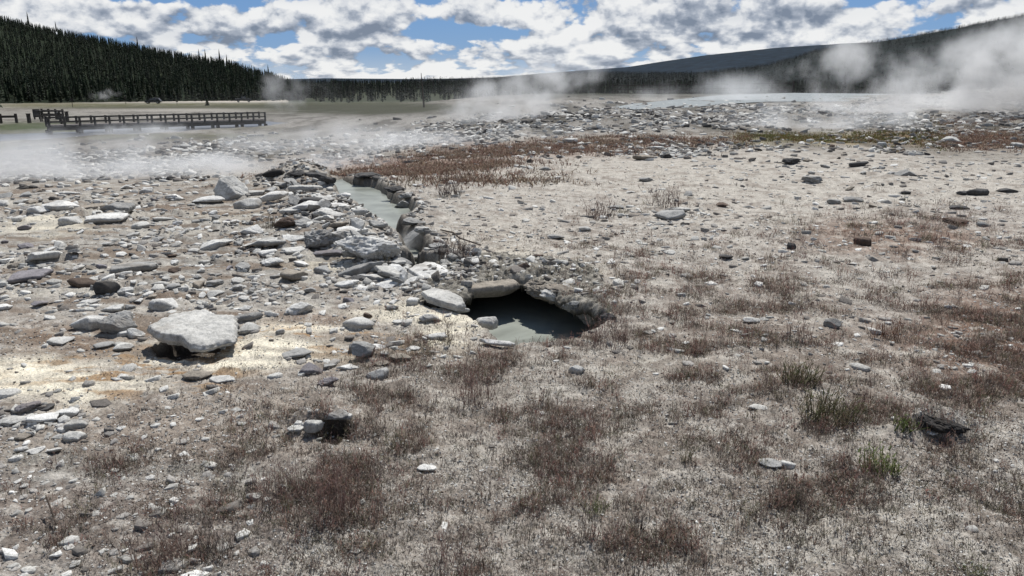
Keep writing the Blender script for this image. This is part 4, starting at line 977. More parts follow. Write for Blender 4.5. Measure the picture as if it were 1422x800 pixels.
o = stones('far_rubble', 9000, far_f, .09, .95, ST, pale_t+[(.09, .085, .08), (.16, .15, .14)], .36, 132, .05)
o['label'] = 'grey rubble of broken crust lying beyond the pale flat under the steam'; o['category'] = 'rubble'
# ------------------------------------------------------------------ low plants
def strip(V, F, S, p0, p1, p2, w, ax, s0=1., s1=1.):
    b = len(V)
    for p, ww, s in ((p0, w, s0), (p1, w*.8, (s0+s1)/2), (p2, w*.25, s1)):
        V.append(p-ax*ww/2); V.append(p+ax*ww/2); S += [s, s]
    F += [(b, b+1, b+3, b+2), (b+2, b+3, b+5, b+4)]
def clump(g, n, h, spread, w, twigs=3, lean=.35, leafy=False):
    V, F, S = [], [], []
    for i in range(n):
        a = g.uniform(0, 6.28); rr = spread*math.sqrt(g.uniform(0, 1)); p0 = np.array([math.cos(a)*rr, math.sin(a)*rr, -.01])
        hh = h*g.uniform(.4, 1.05); la = g.uniform(0, 6.28); ln = abs(g.normal(0, lean))
        d = np.array([math.cos(la)*ln, math.sin(la)*ln, 1.])
        p2 = p0 + d*hh; p1 = (p0+p2)/2 + np.array([g.normal(0, .06), g.normal(0, .06), .03])*hh
        t = g.uniform(0, pi); ax = np.array([math.cos(t), math.sin(t), 0])
        s = g.uniform(.6, 1.25)
        strip(V, F, S, p0, p1, p2, w*g.uniform(.7, 1.3), ax, s*.7, s*1.15)
        for k in range(twigs):
            f = g.uniform(.25, .95); q = p0*(1-f)+p2*f if f > .5 else p0*(1-f)+p1*f
            ta = g.uniform(0, 6.28); L = hh*g.uniform(.08, .28)
            e = q + np.array([math.cos(ta)*L*.7, math.sin(ta)*L*.7, L*g.uniform(.2, 1)])
            ax2 = np.array([-math.sin(ta), math.cos(ta), 0])
            strip(V, F, S, q, (q+e)/2, e, w*(1.6 if leafy else 1.1), ax2, s, s*1.2)
    return np.array(V), np.array(F), np.array(S)
g = np.random.default_rng(5)
CL = [clump(g, 9, .09, .035, .0022, 3) for _ in range(5)] + [clump(g, 5, .13, .03, .002, 5, .2) for _ in range(4)] + [clump(g, 14, .05, .05, .0022, 3, .9) for _ in range(4)] + [clump(g, 8, .06, .04, .003, 5, .5, True) for _ in range(3)]
CS = [clump(g, 9, .035, .035, .0026, 1, .8) for _ in range(8)]
PLANT_Z = [  # where dry plants grow: cx,cy,rx,ry,strength
 (900,470,200,60,.9),(1040,400,140,45,1.),(680,520,150,40,.8),(760,620,330,80,.45),(1100,600,260,70,.42),(1370,460,130,80,1.),(1290,420,110,30,.8),(1150,640,200,60,.5),(900,400,90,30,.8),(470,650,60,60,.8),(270,740,170,60,.5),(620,700,140,60,.5),(120,690,140,50,.3),
 (1230,320,130,26,1.),(1330,345,110,16,.7),(1010,470,120,36,.8),(1180,560,120,40,.6),(860,345,90,22,.7),(1000,540,140,50,.7),(520,545,60,26,.5),(850,500,90,26,.7),(640,350,40,14,.7),(925,275,60,14,.5),(620,262,60,12,.4),(840,290,50,10,.4),(1300,520,120,40,.8),(700,740,300,60,.5),(1150,700,240,70,.35),
 (380,625,90,18,.5),(200,640,100,18,.3),(620,480,80,14,.6),(760,470,90,14,.8)]
def plant_f(px, py):
    x, y = to_world(np.stack([px, py], 1))
    a = np.zeros_like(px)
    for cx, cy, rx, ry, s in PLANT_Z: a = np.maximum(a, s*gauss_px(px, py, cx, cy, rx*1.05, ry*1.05))
    a = a*(1-.75*gauss_px(px, py, 440, 775, 60, 34)-.7*gauss_px(px, py, 905, 508, 60, 16)-.5*gauss_px(px, py, 1160, 745, 150, 35))
    return np.clip(a*(.08+1.5*ss(-.08, .32, fbm(x*2.1, y*2.6, 321, 5))), 0, 1)*ss(228, 300, py)
def plants(name, n, f, temps, smin, smax, tones, y0, persp=.0, y1=830, wide=1.):
    P = sample_px(n, f, y0=y0, y1=y1); x, y = to_world(P); 
    r = np.hypot(x, y); z = surf(x, y)
    k = clear_mask(x, y, .03) & (z > -1.1); x, y, z, r = x[k], y[k], z[k], r[k]
    s = rng.uniform(smin, smax, len(x))*(np.maximum(r, 2)/4)**persp
    wd = s*wide*np.clip(r/4, 1, 3)**.5
    scl = np.stack([wd, wd, s*rng.uniform(.7, 1.2, len(x))], 1)
    t = np.array(tones)[rng.integers(0, len(tones), len(x))]*rng.uniform(.7, 1.35, len(x))[:, None]
    return scatter(name, temps, np.stack([x, y, z], 1), scl, rng.uniform(0, 6.28, len(x)), rng.normal(0, .08, len(x)), t)
dry = [(.24, .15, .12), (.27, .175, .135), (.20, .14, .11), (.30, .24, .20), (.14, .10, .09), (.24, .13, .11), (.36, .31, .26), (.16, .15, .09)]
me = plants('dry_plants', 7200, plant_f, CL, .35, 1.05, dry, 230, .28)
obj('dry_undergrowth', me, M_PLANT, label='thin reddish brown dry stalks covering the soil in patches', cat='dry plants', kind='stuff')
def low_f(px, py):
    return np.clip(plant_f(px, py)*1.2 + .16*ss(470, 560, py)*ss(120, 460, px+py*.3-150), 0, 1)
me = plants('low_ground_cover', 17000, low_f, CS, .6, 1.3, [(.19, .16, .135), (.14, .11, .095), (.27, .24, .20), (.12, .09, .075), (.17, .16, .11)], 230, .1)
obj('dry_ground_cover', me, M_PLANT, label='matted short dry stems and litter between the stones', cat='ground cover', kind='stuff')
# the red-brown band beyond the flat
def band_f(px, py):
    a = np.zeros_like(px)
    for cx, cy, rx, ry, s in ((560,228,120,9,1.),(720,207,140,7,1.),(900,197,130,6,.8),(1110,191,95,5,.8),(1230,192,130,6,.9),(1380,193,100,10,1.),(1350,170,110,10,.4),(660,250,110,6,.25)):
        a = np.maximum(a, s*gauss_px(px, py, cx, cy, rx, ry))
    return a
CB = [clump(g, 8, .14, .12, .012, 2, .5) for _ in range(8)]
def band_plants(name, sel, tones, n, label):
    P = sample_px(n, lambda a, b: band_f(a, b)*sel(a, b), y0=160, y1=262); 
    x, y = to_world(P)
    z = surf(x, y); s = rng.uniform(.6, 1.3, len(x))
    t = np.array(tones)[rng.integers(0, len(tones), len(x))]*rng.uniform(.75, 1.3, len(x))[:, None]
    k = clear_mask(x, y, .05); x, y, z, s, t = x[k], y[k], z[k], s[k], t[k]
    me = scatter(name, CB, np.stack([x, y, z], 1), np.stack([s*1.3, s*1.3, s*.62], 1), rng.uniform(0, 6.28, len(x)), rng.normal(0, .05, len(x)), t)
    obj(name, me, M_PLANT, label=label, cat='low plants', kind='stuff')
band_plants('red_undergrowth', lambda a, b: ((a < 1040) | (a > 1290)).astype(float), [(.25, .155, .12), (.22, .135, .105), (.28, .21, .15), (.18, .125, .10), (.30, .25, .19)], 6000, 'band of low rust red plants at the far side of the pale flat')
band_plants('green_grass', lambda a, b: ((a >= 1020) & (a <= 1310)).astype(float), [(.14, .15, .045), (.18, .15, .07), (.20, .12, .06), (.10, .11, .04)], 1300, 'yellow green grass band with rusty tips beyond the pale flat')

# tufts and shrubs one can tell apart
def tuft(px, py, wpx, hpx, tones, label, cat='plant', n=30, name='grass_tuft', twigs=2, lean=.5, dens=1., group=None, leafy=False):
    x, y, z = ground_at(px, py); dep = float(project(x, y, z)[2]); wm = wpx/F0*dep; hm = hpx/F0*dep*1.05
    V, F, S = clump(np.random.default_rng(int(px*7+py)), int(n), hm, wm*.42, max(.0019, .0006*dep)*(2.2 if leafy else 1), twigs, lean, leafy)
    t = np.array(tones)[rng.integers(0, len(tones), len(V)//6)]
    c = np.repeat(t, 6, 0)*S[:, None]
    x, y = x, y + .0
    V = V.copy(); V[:, 2] += surf(V[:, 0]+x, V[:, 1]+y) - z if False else 0
    me = mesh_np(name, V, F, c); zz = float(surf(x, y)[0])
    return obj(name, me, M_PLANT, label=label, cat=cat, group=group, loc=(x, y, zz))
GRN = [(.12, .16, .05), (.16, .18, .07), (.20, .20, .10)]; GB = [(.10, .105, .05), (.13, .12, .07), (.17, .14, .09)]; DR = [(.15, .090, .082), (.125, .08, .075), (.18, .115, .095), (.21, .16, .135)]
tuft(1222,655,62,40,GRN,'bright green tuft left of and below the dark rough crust','grass tuft',70,leafy=True)
tuft(1252,600,34,22,GRN,'small green tuft touching the left end of the dark rough crust','grass tuft',40,leafy=True)
tuft(828,712,32,34,GRN,'green upright tuft in the lower middle of the gravel','grass tuft',40)
tuft(956,640,28,34,GB,'dark green spiky tuft right of centre among brown stalks','grass tuft',36)
tuft(1353,798,34,30,GRN,'yellow green grass tuft at the bottom right edge','grass tuft',40)
tuft(1112,532,60,34,GB,'dark olive bushy plant behind the brown-green clump','bush',90,'low_bush',leafy=True)
tuft(1148,584,90,44,GB,'wide brown-green clump with olive tips right of centre','bush',130,'low_bush',leafy=True)
tuft(560,552,40,26,[(.11,.09,.08),(.15,.12,.10)],'compact dark tuft at the right edge of the gravel patch','plant',50,'low_bush',3,.8)
tuft(885,736,34,26,[(.03,.027,.025),(.06,.05,.045)],'nearly black dead tuft at the lower middle','plant',50,'dead_tuft')
tuft(632,372,54,34,[(.10,.07,.06),(.07,.055,.05),(.16,.12,.10)],'dark twiggy shrub on the bank above the tan roof slab','shrub',80,'dry_shrub',4)
tuft(625,272,40,26,[(.14,.11,.10),(.10,.08,.075)],'grey twiggy shrub right of the creek','shrub',60,'dry_shrub',4)
tuft(832,302,46,28,[(.15,.09,.075),(.11,.08,.07)],'reddish twiggy shrub on the pale flat behind the pit','shrub',60,'dry_shrub',4)
tuft(925,290,52,30,[(.15,.10,.085),(.11,.085,.08)],'reddish twiggy shrub behind the stacked grey slab','shrub',60,'dry_shrub',4)
tuft(377,318,26,24,[(.10,.085,.06),(.14,.12,.09)],'dry brown grass tuft on the rock bank left of the creek','grass tuft',40)
tuft(532,372,26,22,[(.10,.09,.06),(.14,.12,.08)],'small dark plant rooted in the white encrusted boulder','plant',36,'low_bush',3,.7)
tuft(625,480,22,44,[(.16,.12,.09),(.11,.085,.06)],'tall dry stalks left of the long white sliver','plant',16,'dry_stalks',2,.15)
tuft(770,575,26,60,DR,'tall thin stalks behind the lower middle gravel','plant',10,'dry_stalks',3,.12)
tuft(812,745,34,80,[(.12,.085,.075),(.08,.06,.055)],'tallest dry stalks rising from the lower middle','plant',14,'dry_stalks',4,.12)
tuft(395,690,90,70,DR,'dense dark red plant clump below the small black hole','plant',80,'red_plant_clump',3,.25)
tuft(465,720,80,90,DR,'tall dark red plant clump in the lower left of centre','plant',80,'red_plant_clump',3,.2)
tuft(230,778,90,66,DR,'broad purplish stalk clump near the bottom left','plant',80,'red_plant_clump',3,.3)
tuft(620,790,60,60,DR,'sparse brown stalk clump at the bottom middle left','plant',40,'red_plant_clump',3,.25)
tuft(660,560,80,54,DR,'reddish stalk clump below the near lip of the pit','plant',90,'red_plant_clump',3,.25)
tuft(845,480,70,46,DR,'reddish stalk clump right of the pit','plant',90,'red_plant_clump',3,.25)
tuft(1230,470,60,30,[(.19,.10,.06),(.14,.08,.06)],'small rusty plant patch right of the round grey gravel stone','plant',80,'red_plant_clump',2,.4)
tuft(1110,470,40,36,DR,'dark stalk tuft left of the round grey gravel stone','plant',40,'red_plant_clump',3,.3)
tuft(1100,700,40,34,[(.05,.045,.04),(.09,.075,.06)],'dark low tuft below the grey gravel stone','plant',50,'dead_tuft')
tuft(300,770,60,60,[(.12,.10,.09),(.08,.065,.06)],'greyish stalk clump right of the purplish clump at bottom left','plant',60,'red_plant_clump',3,.3)
# bent driftwood twig above the pit and the dry twig at the lower left
def twig(pts, r, label, zoff=.02):
    P = []
    for px, py, dz in pts:
        x, y, z = ground_at(px, py); P.append((x, y, float(surf(x, y)[0])+dz+zoff))
    m = MB()
    for i in range(len(P)-1):
        m.tube(P[i], P[i+1], r*(1-.2*i/len(P)), r*(1-.2*(i+1)/len(P)), 6)
    o = m.build('twig', M_BARK, label=label, cat='twig'); return o
twig([(612,322,0),(630,328,.02),(638,338,.03),(668,346,.01)], .009, 'bent bare twig lying on the bank between the creek and the pit')
twig([(68,712,.05),(74,724,.03),(80,738,0)], .004, 'single pale dry twig standing in the brown plants at lower left')

# ------------------------------------------------------------------ trees and hills
def pine_np(seed, h=1., n=150, rad=.17, lean=0, bare=.12, low=False):
    g = np.random.default_rng(seed); V, F, S = [], [], []
    for i in range(n):
        t = (i+g.uniform(0, 1))/n; t = t**.85
        z = bare + (1-bare)*t; r = rad*(1-t)**.8*(.75+.5*g.uniform()) + .008
        a = g.uniform(0, 6.28); d = np.array([math.cos(a), math.sin(a), 0]); p = np.array([-math.sin(a), math.cos(a), 0])
        c = np.array([0, 0, z+.02]); e = d*r + np.array([0, 0, z-.035-.05*g.uniform()]); wd = r*g.uniform(.32, .55)+.006
        m_ = c*.45+e*.55
        b = len(V); V += [c, m_-p*wd+np.array([0, 0, -.012]), e, m_+p*wd+np.array([0, 0, -.012])]
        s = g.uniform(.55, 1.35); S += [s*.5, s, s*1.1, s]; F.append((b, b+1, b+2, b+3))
    b = len(V); V += [np.array([0, 0, .93]), np.array([.012, 0, .93]), np.array([0, .002, 1.02]), np.array([-.012, 0, .93])]; S += [1]*4; F.append((b, b+1, b+2, b+3))
    return np.array(V), np.array(F), np.array(S)
def trunk_mesh(r=.012):
    m = MB(); m.tube((0, 0, -.04), (0, 0, .95), r, r*.25, 6)
    bmesh.ops.recalc_face_normals(m.bm, faces=m.bm.faces[:]); me = bpy.data.meshes.new('trunk'); m.bm.to_mesh(me); m.bm.free(); me.materials.append(M_BARK); return me
TRUNK = trunk_mesh()
GREEN = np.array([.026, .038, .019])
PV = []
for i in range(9):
    V, F, S = pine_np(900+i, n=190 if i < 6 else 120, rad=[.15, .18, .13, .2, .16, .12, .15, .18, .13][i], bare=[.06, .1, .2, .05, .14, .25, .1, .08, .2][i])
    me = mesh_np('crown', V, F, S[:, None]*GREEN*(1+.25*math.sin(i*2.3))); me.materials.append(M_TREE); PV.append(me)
PB = [pine_np(950+i, n=46, rad=[.15, .18, .13, .16][i % 4], bare=.04) for i in range(8)]
# silhouettes
def sil(pts):
    xs, ys = zip(*pts); return lambda px: np.interp(px, xs, ys)
def ridge(name, sil_pts, r0, rc, z0, treeh, col, pxr, back=1.6, nr_=60, na_=260, bumps=1., colvar=.25):
    """a hill whose crest line stands at distance rc(px); rises from r0"""
    f = sil(sil_pts); fr = (lambda p: np.interp(p, *rc)) if isinstance(rc, tuple) else (lambda p: np.full_like(p, float(rc)))
    pxs = np.linspace(pxr[0], pxr[1], na_); az = np.arctan((pxs-W0/2)/F0/cp)
    rcs = fr(pxs)
    top = (112 - f(pxs))/F0*rcs*1.02 + EYE - treeh
    V = []
    us = np.concatenate([np.linspace(0, 1, nr_), np.linspace(1.03, back, 14)])
    for u in us:
        r = r0 + (rcs-r0)*u
        k = np.where(u <= 1, ss(0, 1, np.full_like(pxs, u))*.5+u*.5, 1-ss(1, back, np.full_like(pxs, u)))
        zz = z0 + (top-z0)*k
        x = r*np.sin(az); y = r*np.cos(az)
        zz = zz + bumps*(fbm(x/90, y/90, 401, 4)*.03*np.maximum(top-z0, 4))*np.minimum(u*2, 1)
        V.append(np.stack([x, y, zz], 1))
    V = np.array(V); n_, m_ = V.shape[:2]; I = np.arange(n_*m_).reshape(n_, m_)
    F = np.stack([I[:-1, :-1], I[1:, :-1], I[1:, 1:], I[:-1, 1:]], -1).reshape(-1, 4)
    V = V.reshape(-1, 3); nz = fbm(V[:, 0]/60, V[:, 1]/60, 411, 4)
    c = np.array(col)*(1+colvar*nz*2)[:, None]
    obj(name, mesh_np(name, V, F, c, True), M_HILL, kind='structure')
    grid = V.reshape(n_, m_, 3)
    def pt(u, px):      # u along the slope 0..1, px
        i = np.clip(u*(nr_-1), 0, nr_-1.001); j = np.clip((px-pxr[0])/(pxr[1]-pxr[0])*(na_-1), 0, na_-1.001)
        i0 = i.astype(int); j0 = j.astype(int); a = (i-i0)[:, None]; b = (j-j0)[:, None]
        return grid[i0, j0]*(1-a)*(1-b)+grid[i0+1, j0]*a*(1-b)+grid[i0, j0+1]*(1-a)*b+grid[i0+1, j0+1]*a*b
    return pt
M_HILL = mat_attr('forest_floor', .95, .05, 0, .35, .02)
def forest(name, pts, hmin, hmax, col, label, temps=None, wide=1.):
    n = len(pts); h = rng.uniform(hmin, hmax, n)
    c = np.array(col)*(rng.uniform(.5, 1.25, n)+.9*(rng.uniform(0, 1, n) > .88))[:, None]*np.stack([rng.uniform(.85, 1.2, n), np.ones(n), rng.uniform(.85, 1.1, n)], 1)  # random tone per tree; a few brightened in colour to look sunlit
    w_ = h*rng.uniform(.75, 1.25, n)*wide
    me = scatter(name, temps or PB, pts, np.stack([w_, w_, h], 1), rng.uniform(0, 6.28, n), rng.normal(0, .02, n), c)
    obj(name, me, M_TREE, label=label, cat='forest', kind='stuff')
def sel_tree(pos, h, var, label, group=None, parts=False, wide=1., cat='pine tree'):
    if parts:
        e = obj('pine_tree', None, None, None, label, cat, group, None, pos); e.rotation_euler = (0, 0, random.uniform(0, 6.28))
        for nm, me in (('crown', PV[var]), ('trunk', TRUNK)):
            o = obj(nm, me, parent=e); o.scale = (h*wide, h*wide, h)
    else:
        o = obj('pine_tree', PV[var], None, None, label, cat, group, None, pos); o.scale = (h*wide, h*wide, h); o.rotation_euler = (0, 0, random.uniform(0, 6.28))
# left hillside
ptL = ridge('hill', [(-700,20),(-300,22),(0,34),(80,46),(150,58),(230,69),(300,80),(345,86),(400,100),(440,116),(480,128)], 318, ([-700,0,200,330,480],[1250,1100,900,640,470]), -6.2, 7., (.014,.02,.010), (-700, 480))
n = 14000
pL = ptL(rng.uniform(0, 1, n)**.85, rng.uniform(-680, 440, n))
pc = ptL(rng.uniform(.97, 1., 420), rng.uniform(-680, 430, 420)); pL = np.concatenate([pL, pc])
GR = (.028, .040, .024)
forest('hillside_forest', pL, 4.2, 7.6, GR, 'dense dark pine forest covering the left hillside')
# the front row of the hillside forest, tree by tree
N_IND = 0
fx = np.sort(rng.uniform(-40, 440, 150))
for i, px in enumerate(fx):
    p = ptL(np.array([abs(random.gauss(0, .05))]), np.array([px]))[0]
    sel_tree(tuple(p), random.uniform(5, 8.5), random.randrange(9), 'dark pine in the front row of the left hillside forest', 'pines along the foot of the left hillside', parts=(i % 6 == 0)); N_IND += 1
for px, u, h in ((44,.97,12),(98,.97,16),(132,.97,13),(233,.98,13),(310,.97,11),(318,.97,11.5),(336,.96,13),(345,.97,10),(397,.8,11)):
    p = ptL(np.array([u]), np.array([float(px)]))[0]
    where = {44: 'thin pine sticking up highest at the far left of the hill crest', 98: 'tall ragged pine standing above the left part of the crest', 132: 'ragged pine just right of the tall ragged crest pine', 233: 'single pointed pine breaking the middle of the crest', 310: 'pointed pine where the crest turns serrated', 318: 'second pointed pine of the serrated crest', 336: 'tallest pine of the serrated crest end', 345: 'shorter pine right beside the tallest crest pine', 397: 'last pointed pine at the lower end of the hillside'}[px]
    sel_tree(tuple(p), h, 2 if px < 200 else 5, where, wide=.7)
# big pines close by at the far left
for i, (px, h, r_, lab) in enumerate(((6,13,190,'bulky pine at the left edge of the photo in front of the hillside'),(22,14.5,186,'tallest of the near pines at the far left'),(37,10.5,180,'short full pine at the right end of the near left group'),(-14,13,196,'pine half hidden past the left edge in the near group'),(31,8.,174,'low dark spruce at the foot of the near left group'))):
    a = pxaz(px); x, y = r_*math.sin(a), r_*math.cos(a)
    sel_tree((x, y, hz(x, y)), h, i % 6, lab, 'near pines at the far left', True, 1.25)
# bushes and small trees standing free on the road bank
def free_tree(px, py, hpx, label, var=3, wide=1.3, name=None):
    x, y, z = ground_at(px, py); dep = float(project(x, y, z)[2])
    sel_tree((x, y, z), hpx/F0*dep, var, label, None, True, wide)
free_tree(288,147,11,'small round young pine on the road bank between the two vehicles',3,1.8)
free_tree(348,139,9,'small dark pine right behind the pickup truck',0,1.5)
# flat wood beyond the meadow
def belt(px0, px1, r0, r1, n, z=-6.):
    px = rng.uniform(px0, px1, n); a = np.arctan((px-W0/2)/F0/cp); r = np.sqrt(rng.uniform(r0**2, r1**2, n))
    return np.stack([r*np.sin(a), r*np.cos(a), np.full(n, z)], 1)
forest('valley_forest', np.concatenate([belt(395, 500, 360, 560, 520), belt(480, 700, 470, 900, 900), belt(640, 1500, 430, 800, 2600)]), 5, 9, (.021, .030, .019), 'band of dark pines on the valley floor behind the meadow and steam')
def belt_g(px0, px1, r0, r1, n):
    P_ = belt(px0, px1, r0, r1, n); P_[:, 2] = surf(P_[:, 0], P_[:, 1]) - .1; return P_
forest('valley_thicket', np.concatenate([belt_g(640, 1160, 150, 420, 700), belt_g(450, 640, 250, 430, 160), belt_g(1100, 1500, 150, 420, 500)]), 3., 6.5, (.024, .031, .022), 'low dark trees standing behind the steaming flat')
fx = rng.uniform(400, 1080, 130)
for i, px in enumerate(np.sort(fx)):
    a = pxaz(px); r_ = (345 if px < 500 else 455 if px < 650 else 415)+random.uniform(0, 35); x, y = r_*math.sin(a), r_*math.cos(a)
    z_ = hz(x, y)
    sel_tree((x, y, z_), random.uniform(4.5, 8.5), random.choice([0, 1, 3, 6, 7]), 'dark pine at the front of the wood behind the meadow and steam', 'pines at the front of the valley wood', parts=(i % 8 == 0))
# grey dead trees in the wood
for px, r_, h in ((458,350,9),(520,430,8)):
    pass
# ridges to the right
ptF = ridge('far_hills', [(380,110),(470,108),(600,109),(690,107),(760,101),(860,94),(900,88),(960,80),(1050,72),(1140,68),(1300,66),(1800,60)], 2500, 7500, -6, 10, (.011,.021,.033), (300, 1900), bumps=.3)  # bluish colour carries the distance haze of these hills
ptN = ridge('mountain', [(560,114),(660,111),(720,106),(790,102),(850,101),(950,102),(1040,92),(1100,76),(1180,66),(1260,56),(1330,46),(1422,33),(1700,10),(2000,0)], 1100, ([560,900,1422,2000],[3000,3400,3900,4100]), -6, 9, (.011,.017,.017), (560, 2000), bumps=.8)
n = 16000
pN = ptN(rng.uniform(0, 1, n), rng.uniform(570, 1700, n)); pN2 = ptN(rng.uniform(.975, 1., 1500), rng.uniform(600, 1600, 1500))
PT = [pine_np(980+i, n=9, rad=.22, bare=.0) for i in range(4)]
forest('mountain_forest', np.concatenate([pN, pN2]), 7, 14, (.012, .018, .018), 'far pine forest covering the dark mountain at right', PT, 1.6)
# dead snag pole
def snag(px, py, hpx, label, lean=0., r=.09):
    x, y, z = ground_at(px, py); dep = float(project(x, y, z)[2]); h = hpx/F0*dep
    e = obj('dead_tree', None, label=label, cat='dead tree', loc=(x, y, z))
    m = MB(); m.tube((0, 0, -.2), (lean*h*.5, 0, h*.5), r, r*.7, 7); m.tube((lean*h*.5, 0, h*.5), (lean*h, 0, h), r*.7, r*.25, 7); m.build('trunk', M_BARK, e)
    m = MB()
    for k in range(9):
        t = random.uniform(.35, .95); a = random.uniform(0, 6.28); L = random.uniform(.25, .6)*(1.1-t)
        m.tube((lean*h*t, 0, h*t), (lean*h*t+math.cos(a)*L, math.sin(a)*L, h*t+L*.3), r*.25, r*.08, 5)
    m.build('branches', M_BARK, e)
snag(589,149,46,'bare dead trunk standing alone at the end of the meadow behind the steam', -.06)

# ------------------------------------------------------------------ boardwalk, fences, signs, vehicles
def P3(px, r_, z): a = pxaz(px); return Vector((r_*math.sin(a), r_*math.cos(a), z))
def railing(name, a, b, deck_z0, deck_z1, npost, label, cat='boardwalk', rails=(.95, .55), width=1.6, piles=True, post_h=1.05, post_w=.16, rail_h=.15):
    e = obj(name, None, label=label, cat=cat, loc=a)
    a = Vector((0, 0, 0)); bb = b - Vector(e.location)
    A = Vector((0, 0, 0)); B = Vector((bb.x, bb.y, deck_z1-deck_z0))
    d = (B-A); dn = Vector((d.x, d.y, 0)).normalized(); nrm = Vector((-dn.y, dn.x, 0))
    if width:
        m = MB(); m.bar(A+nrm*width/2, B+nrm*width/2, width, .08); m.build('deck', M_WOODL, e)
        m = MB(); m.bar(A+Vector((0, 0, -.16)), B+Vector((0, 0, -.16)), .12, .22); m.bar(A+nrm*width+Vector((0, 0, -.16)), B+nrm*width+Vector((0, 0, -.16)), .12, .22); m.build('beam', M_WOOD, e)
    for side in ((0, width) if width else (0,)):
        for rh in rails:
            m = MB(); o_ = nrm*(side+(.10 if side == 0 else -.10)); m.bar(A+o_+Vector((0, 0, rh)), B+o_+Vector((0, 0, rh)), .05, rail_h); m.build('rail', M_WOOD, e)
        for i in range(npost):
            p = A + d*(i/(npost-1)) + nrm*side
            m = MB(); m.box(p.x-post_w/2, p.x+post_w/2, p.y-post_w/2, p.y+post_w/2, p.z-(.1 if piles else .4), p.z+post_h); m.build('post', M_WOOD, e)
            if piles and i % 2 == 0:
                m = MB(); m.tube((p.x, p.y, p.z-.9), (p.x, p.y, p.z-.27), .12, .12, 8); m.build('pile', M_WOOD, e)
    return e
zb = -.84
a = P3(104, 52, zb); b = P3(388, 55, 0)
railing('boardwalk', a, b, zb, zb-.02, 17, 'long low dark footbridge with a two-rail fence crossing the river at left', post_h=.50, rails=(.45, .2), width=1.1, post_w=.10, rail_h=.06)
a = P3(-60, 66, -1.5); b = P3(62, 62, 0)
railing('rail_fence', a, b, -1.35, -1.25, 7, 'low dark rail fence along the pale path at the far left', 'fence', (.75,), 0, False, .95, .13)
a = P3(97, 78, -1.5); b = P3(124, 76, 0)
railing('rail_fence', a, b, -1.5, -1.5, 4, 'short dark rail fence behind the left end of the footbridge', 'fence', (.7, .4), 0, False, .85, .13)
a = P3(842, 150, -1.5); b = P3(1075, 128, 0)
railing('pole_fence', a, b, -1.2, -.6, 11, 'long pale railing of the boardwalk behind the steaming pool', 'fence', (2.2, 1.5, .8), 0, False, 2.6, .22)
def board_sign(px, py, wpx, hpx, legh, label, cat='sign'):
    x, y, z = ground_at(px, py); dep = float(project(x, y, z)[2]); w_ = wpx/F0*dep; h_ = hpx/F0*dep; lg = legh/F0*dep
    e = obj('information_board', None, label=label, cat=cat, loc=(x, y, z)); e.rotation_euler = (0, 0, -math.atan2(x, y))
    MB().box(-w_/2, w_/2, -.05, .05, lg, lg+h_).bevel(.02).build('panel', M_DARK, e)
    for s in (-1, 1): MB().box(s*w_*.33-.06, s*w_*.33+.06, .055, .15, -.3, lg+h_*.6).build('leg', M_WOOD, e)
board_sign(52,166,9,11,3,'squarish black information board on the pale path at the far left')
def bin_(px, py, wpx, hpx, label):
    x, y, z = ground_at(px, py); dep = float(project(x, y, z)[2]); w_ = wpx/F0*dep; h_ = hpx/F0*dep
    e = obj('trash_bin', None, label=label, cat='bin', loc=(x, y, z)); e.rotation_euler = (0, 0, -math.atan2(x, y))
    MB().box(-w_/2, w_/2, -w_/2, w_/2, -.1, h_*.8).bevel(.05).build('bin_body', M_DARK, e)
    MB().box(-w_*.56, w_*.56, -w_*.56, w_*.56, h_*.8, h_*.9).bevel(.03).build('lid', M_DARK, e)
    MB().tube((0, 0, h_*.9), (0, 0, h_), w_*.4, w_*.15, 10).build('hood', M_DARK, e)
bin_(82,166,5.5,10,'small black trash bin right of the information board')
def bench(px, py, label):
    x, y, z = ground_at(px, py); e = obj('picnic_table', None, label=label, cat='picnic table', loc=(x, y, z)); e.rotation_euler = (0, 0, -math.atan2(x, y))
    MB().box(-.9, .9, -.4, .4, .72, .8).build('tabletop', M_WOOD, e)
    for s in (-1, 1):
        MB().box(-.9, .9, s*.75-.14, s*.75+.14, .42, .48).build('seat', M_WOOD, e)
        MB().bar((s*.6, -.7, 0), (s*.6, .35, .7), .08, .1).bar((s*.6+.09, .7, 0), (s*.6+.09, -.35, .7), .08, .1).build('leg', M_WOOD, e)
bench(70,169,'dark picnic table between the information board and the bin')
def post_sign(px, py, hpx, label, round_=True):
    x, y, z = ground_at(px, py); dep = float(project(x, y, z)[2]); h = hpx/F0*dep
    e = obj('sign_post', None, label=label, cat='sign', loc=(x, y, z)); e.rotation_euler = (0, 0, -math.atan2(x, y))
    MB().tube((0, 0, -.3), (0, 0, h*.95), .06, .06, 8).build('post', M_WOOD, e)
    if round_: MB().box(-.32, .32, -.09, -.062, h*.68, h).bevel(.01).build('sign_panel', M_SIGN, e)
post_sign(101,149,12,'small dark sign on a post beyond the left end of the footbridge')
post_sign(175,145,11,'thin post with a small sign by the road left of the dark car')
post_sign(246,145,5,'short roadside marker post right of the dark car')
def plain_post(px, py, hpx, label):
    x, y, z = ground_at(px, py); dep = float(project(x, y, z)[2]); h = hpx/F0*dep
    MB().box(-.09, .09, -.09, .09, -.3, h).box(-.11, .11, -.11, .11, h, h+.05).build('wooden_post', M_WOOD, label=label, cat='post', loc=(x, y, z))
plain_post(94,169,13,'lone leaning-free wooden post left of the footbridge entrance')
plain_post(41,171,12,'wooden post standing on the green bank below the information board')
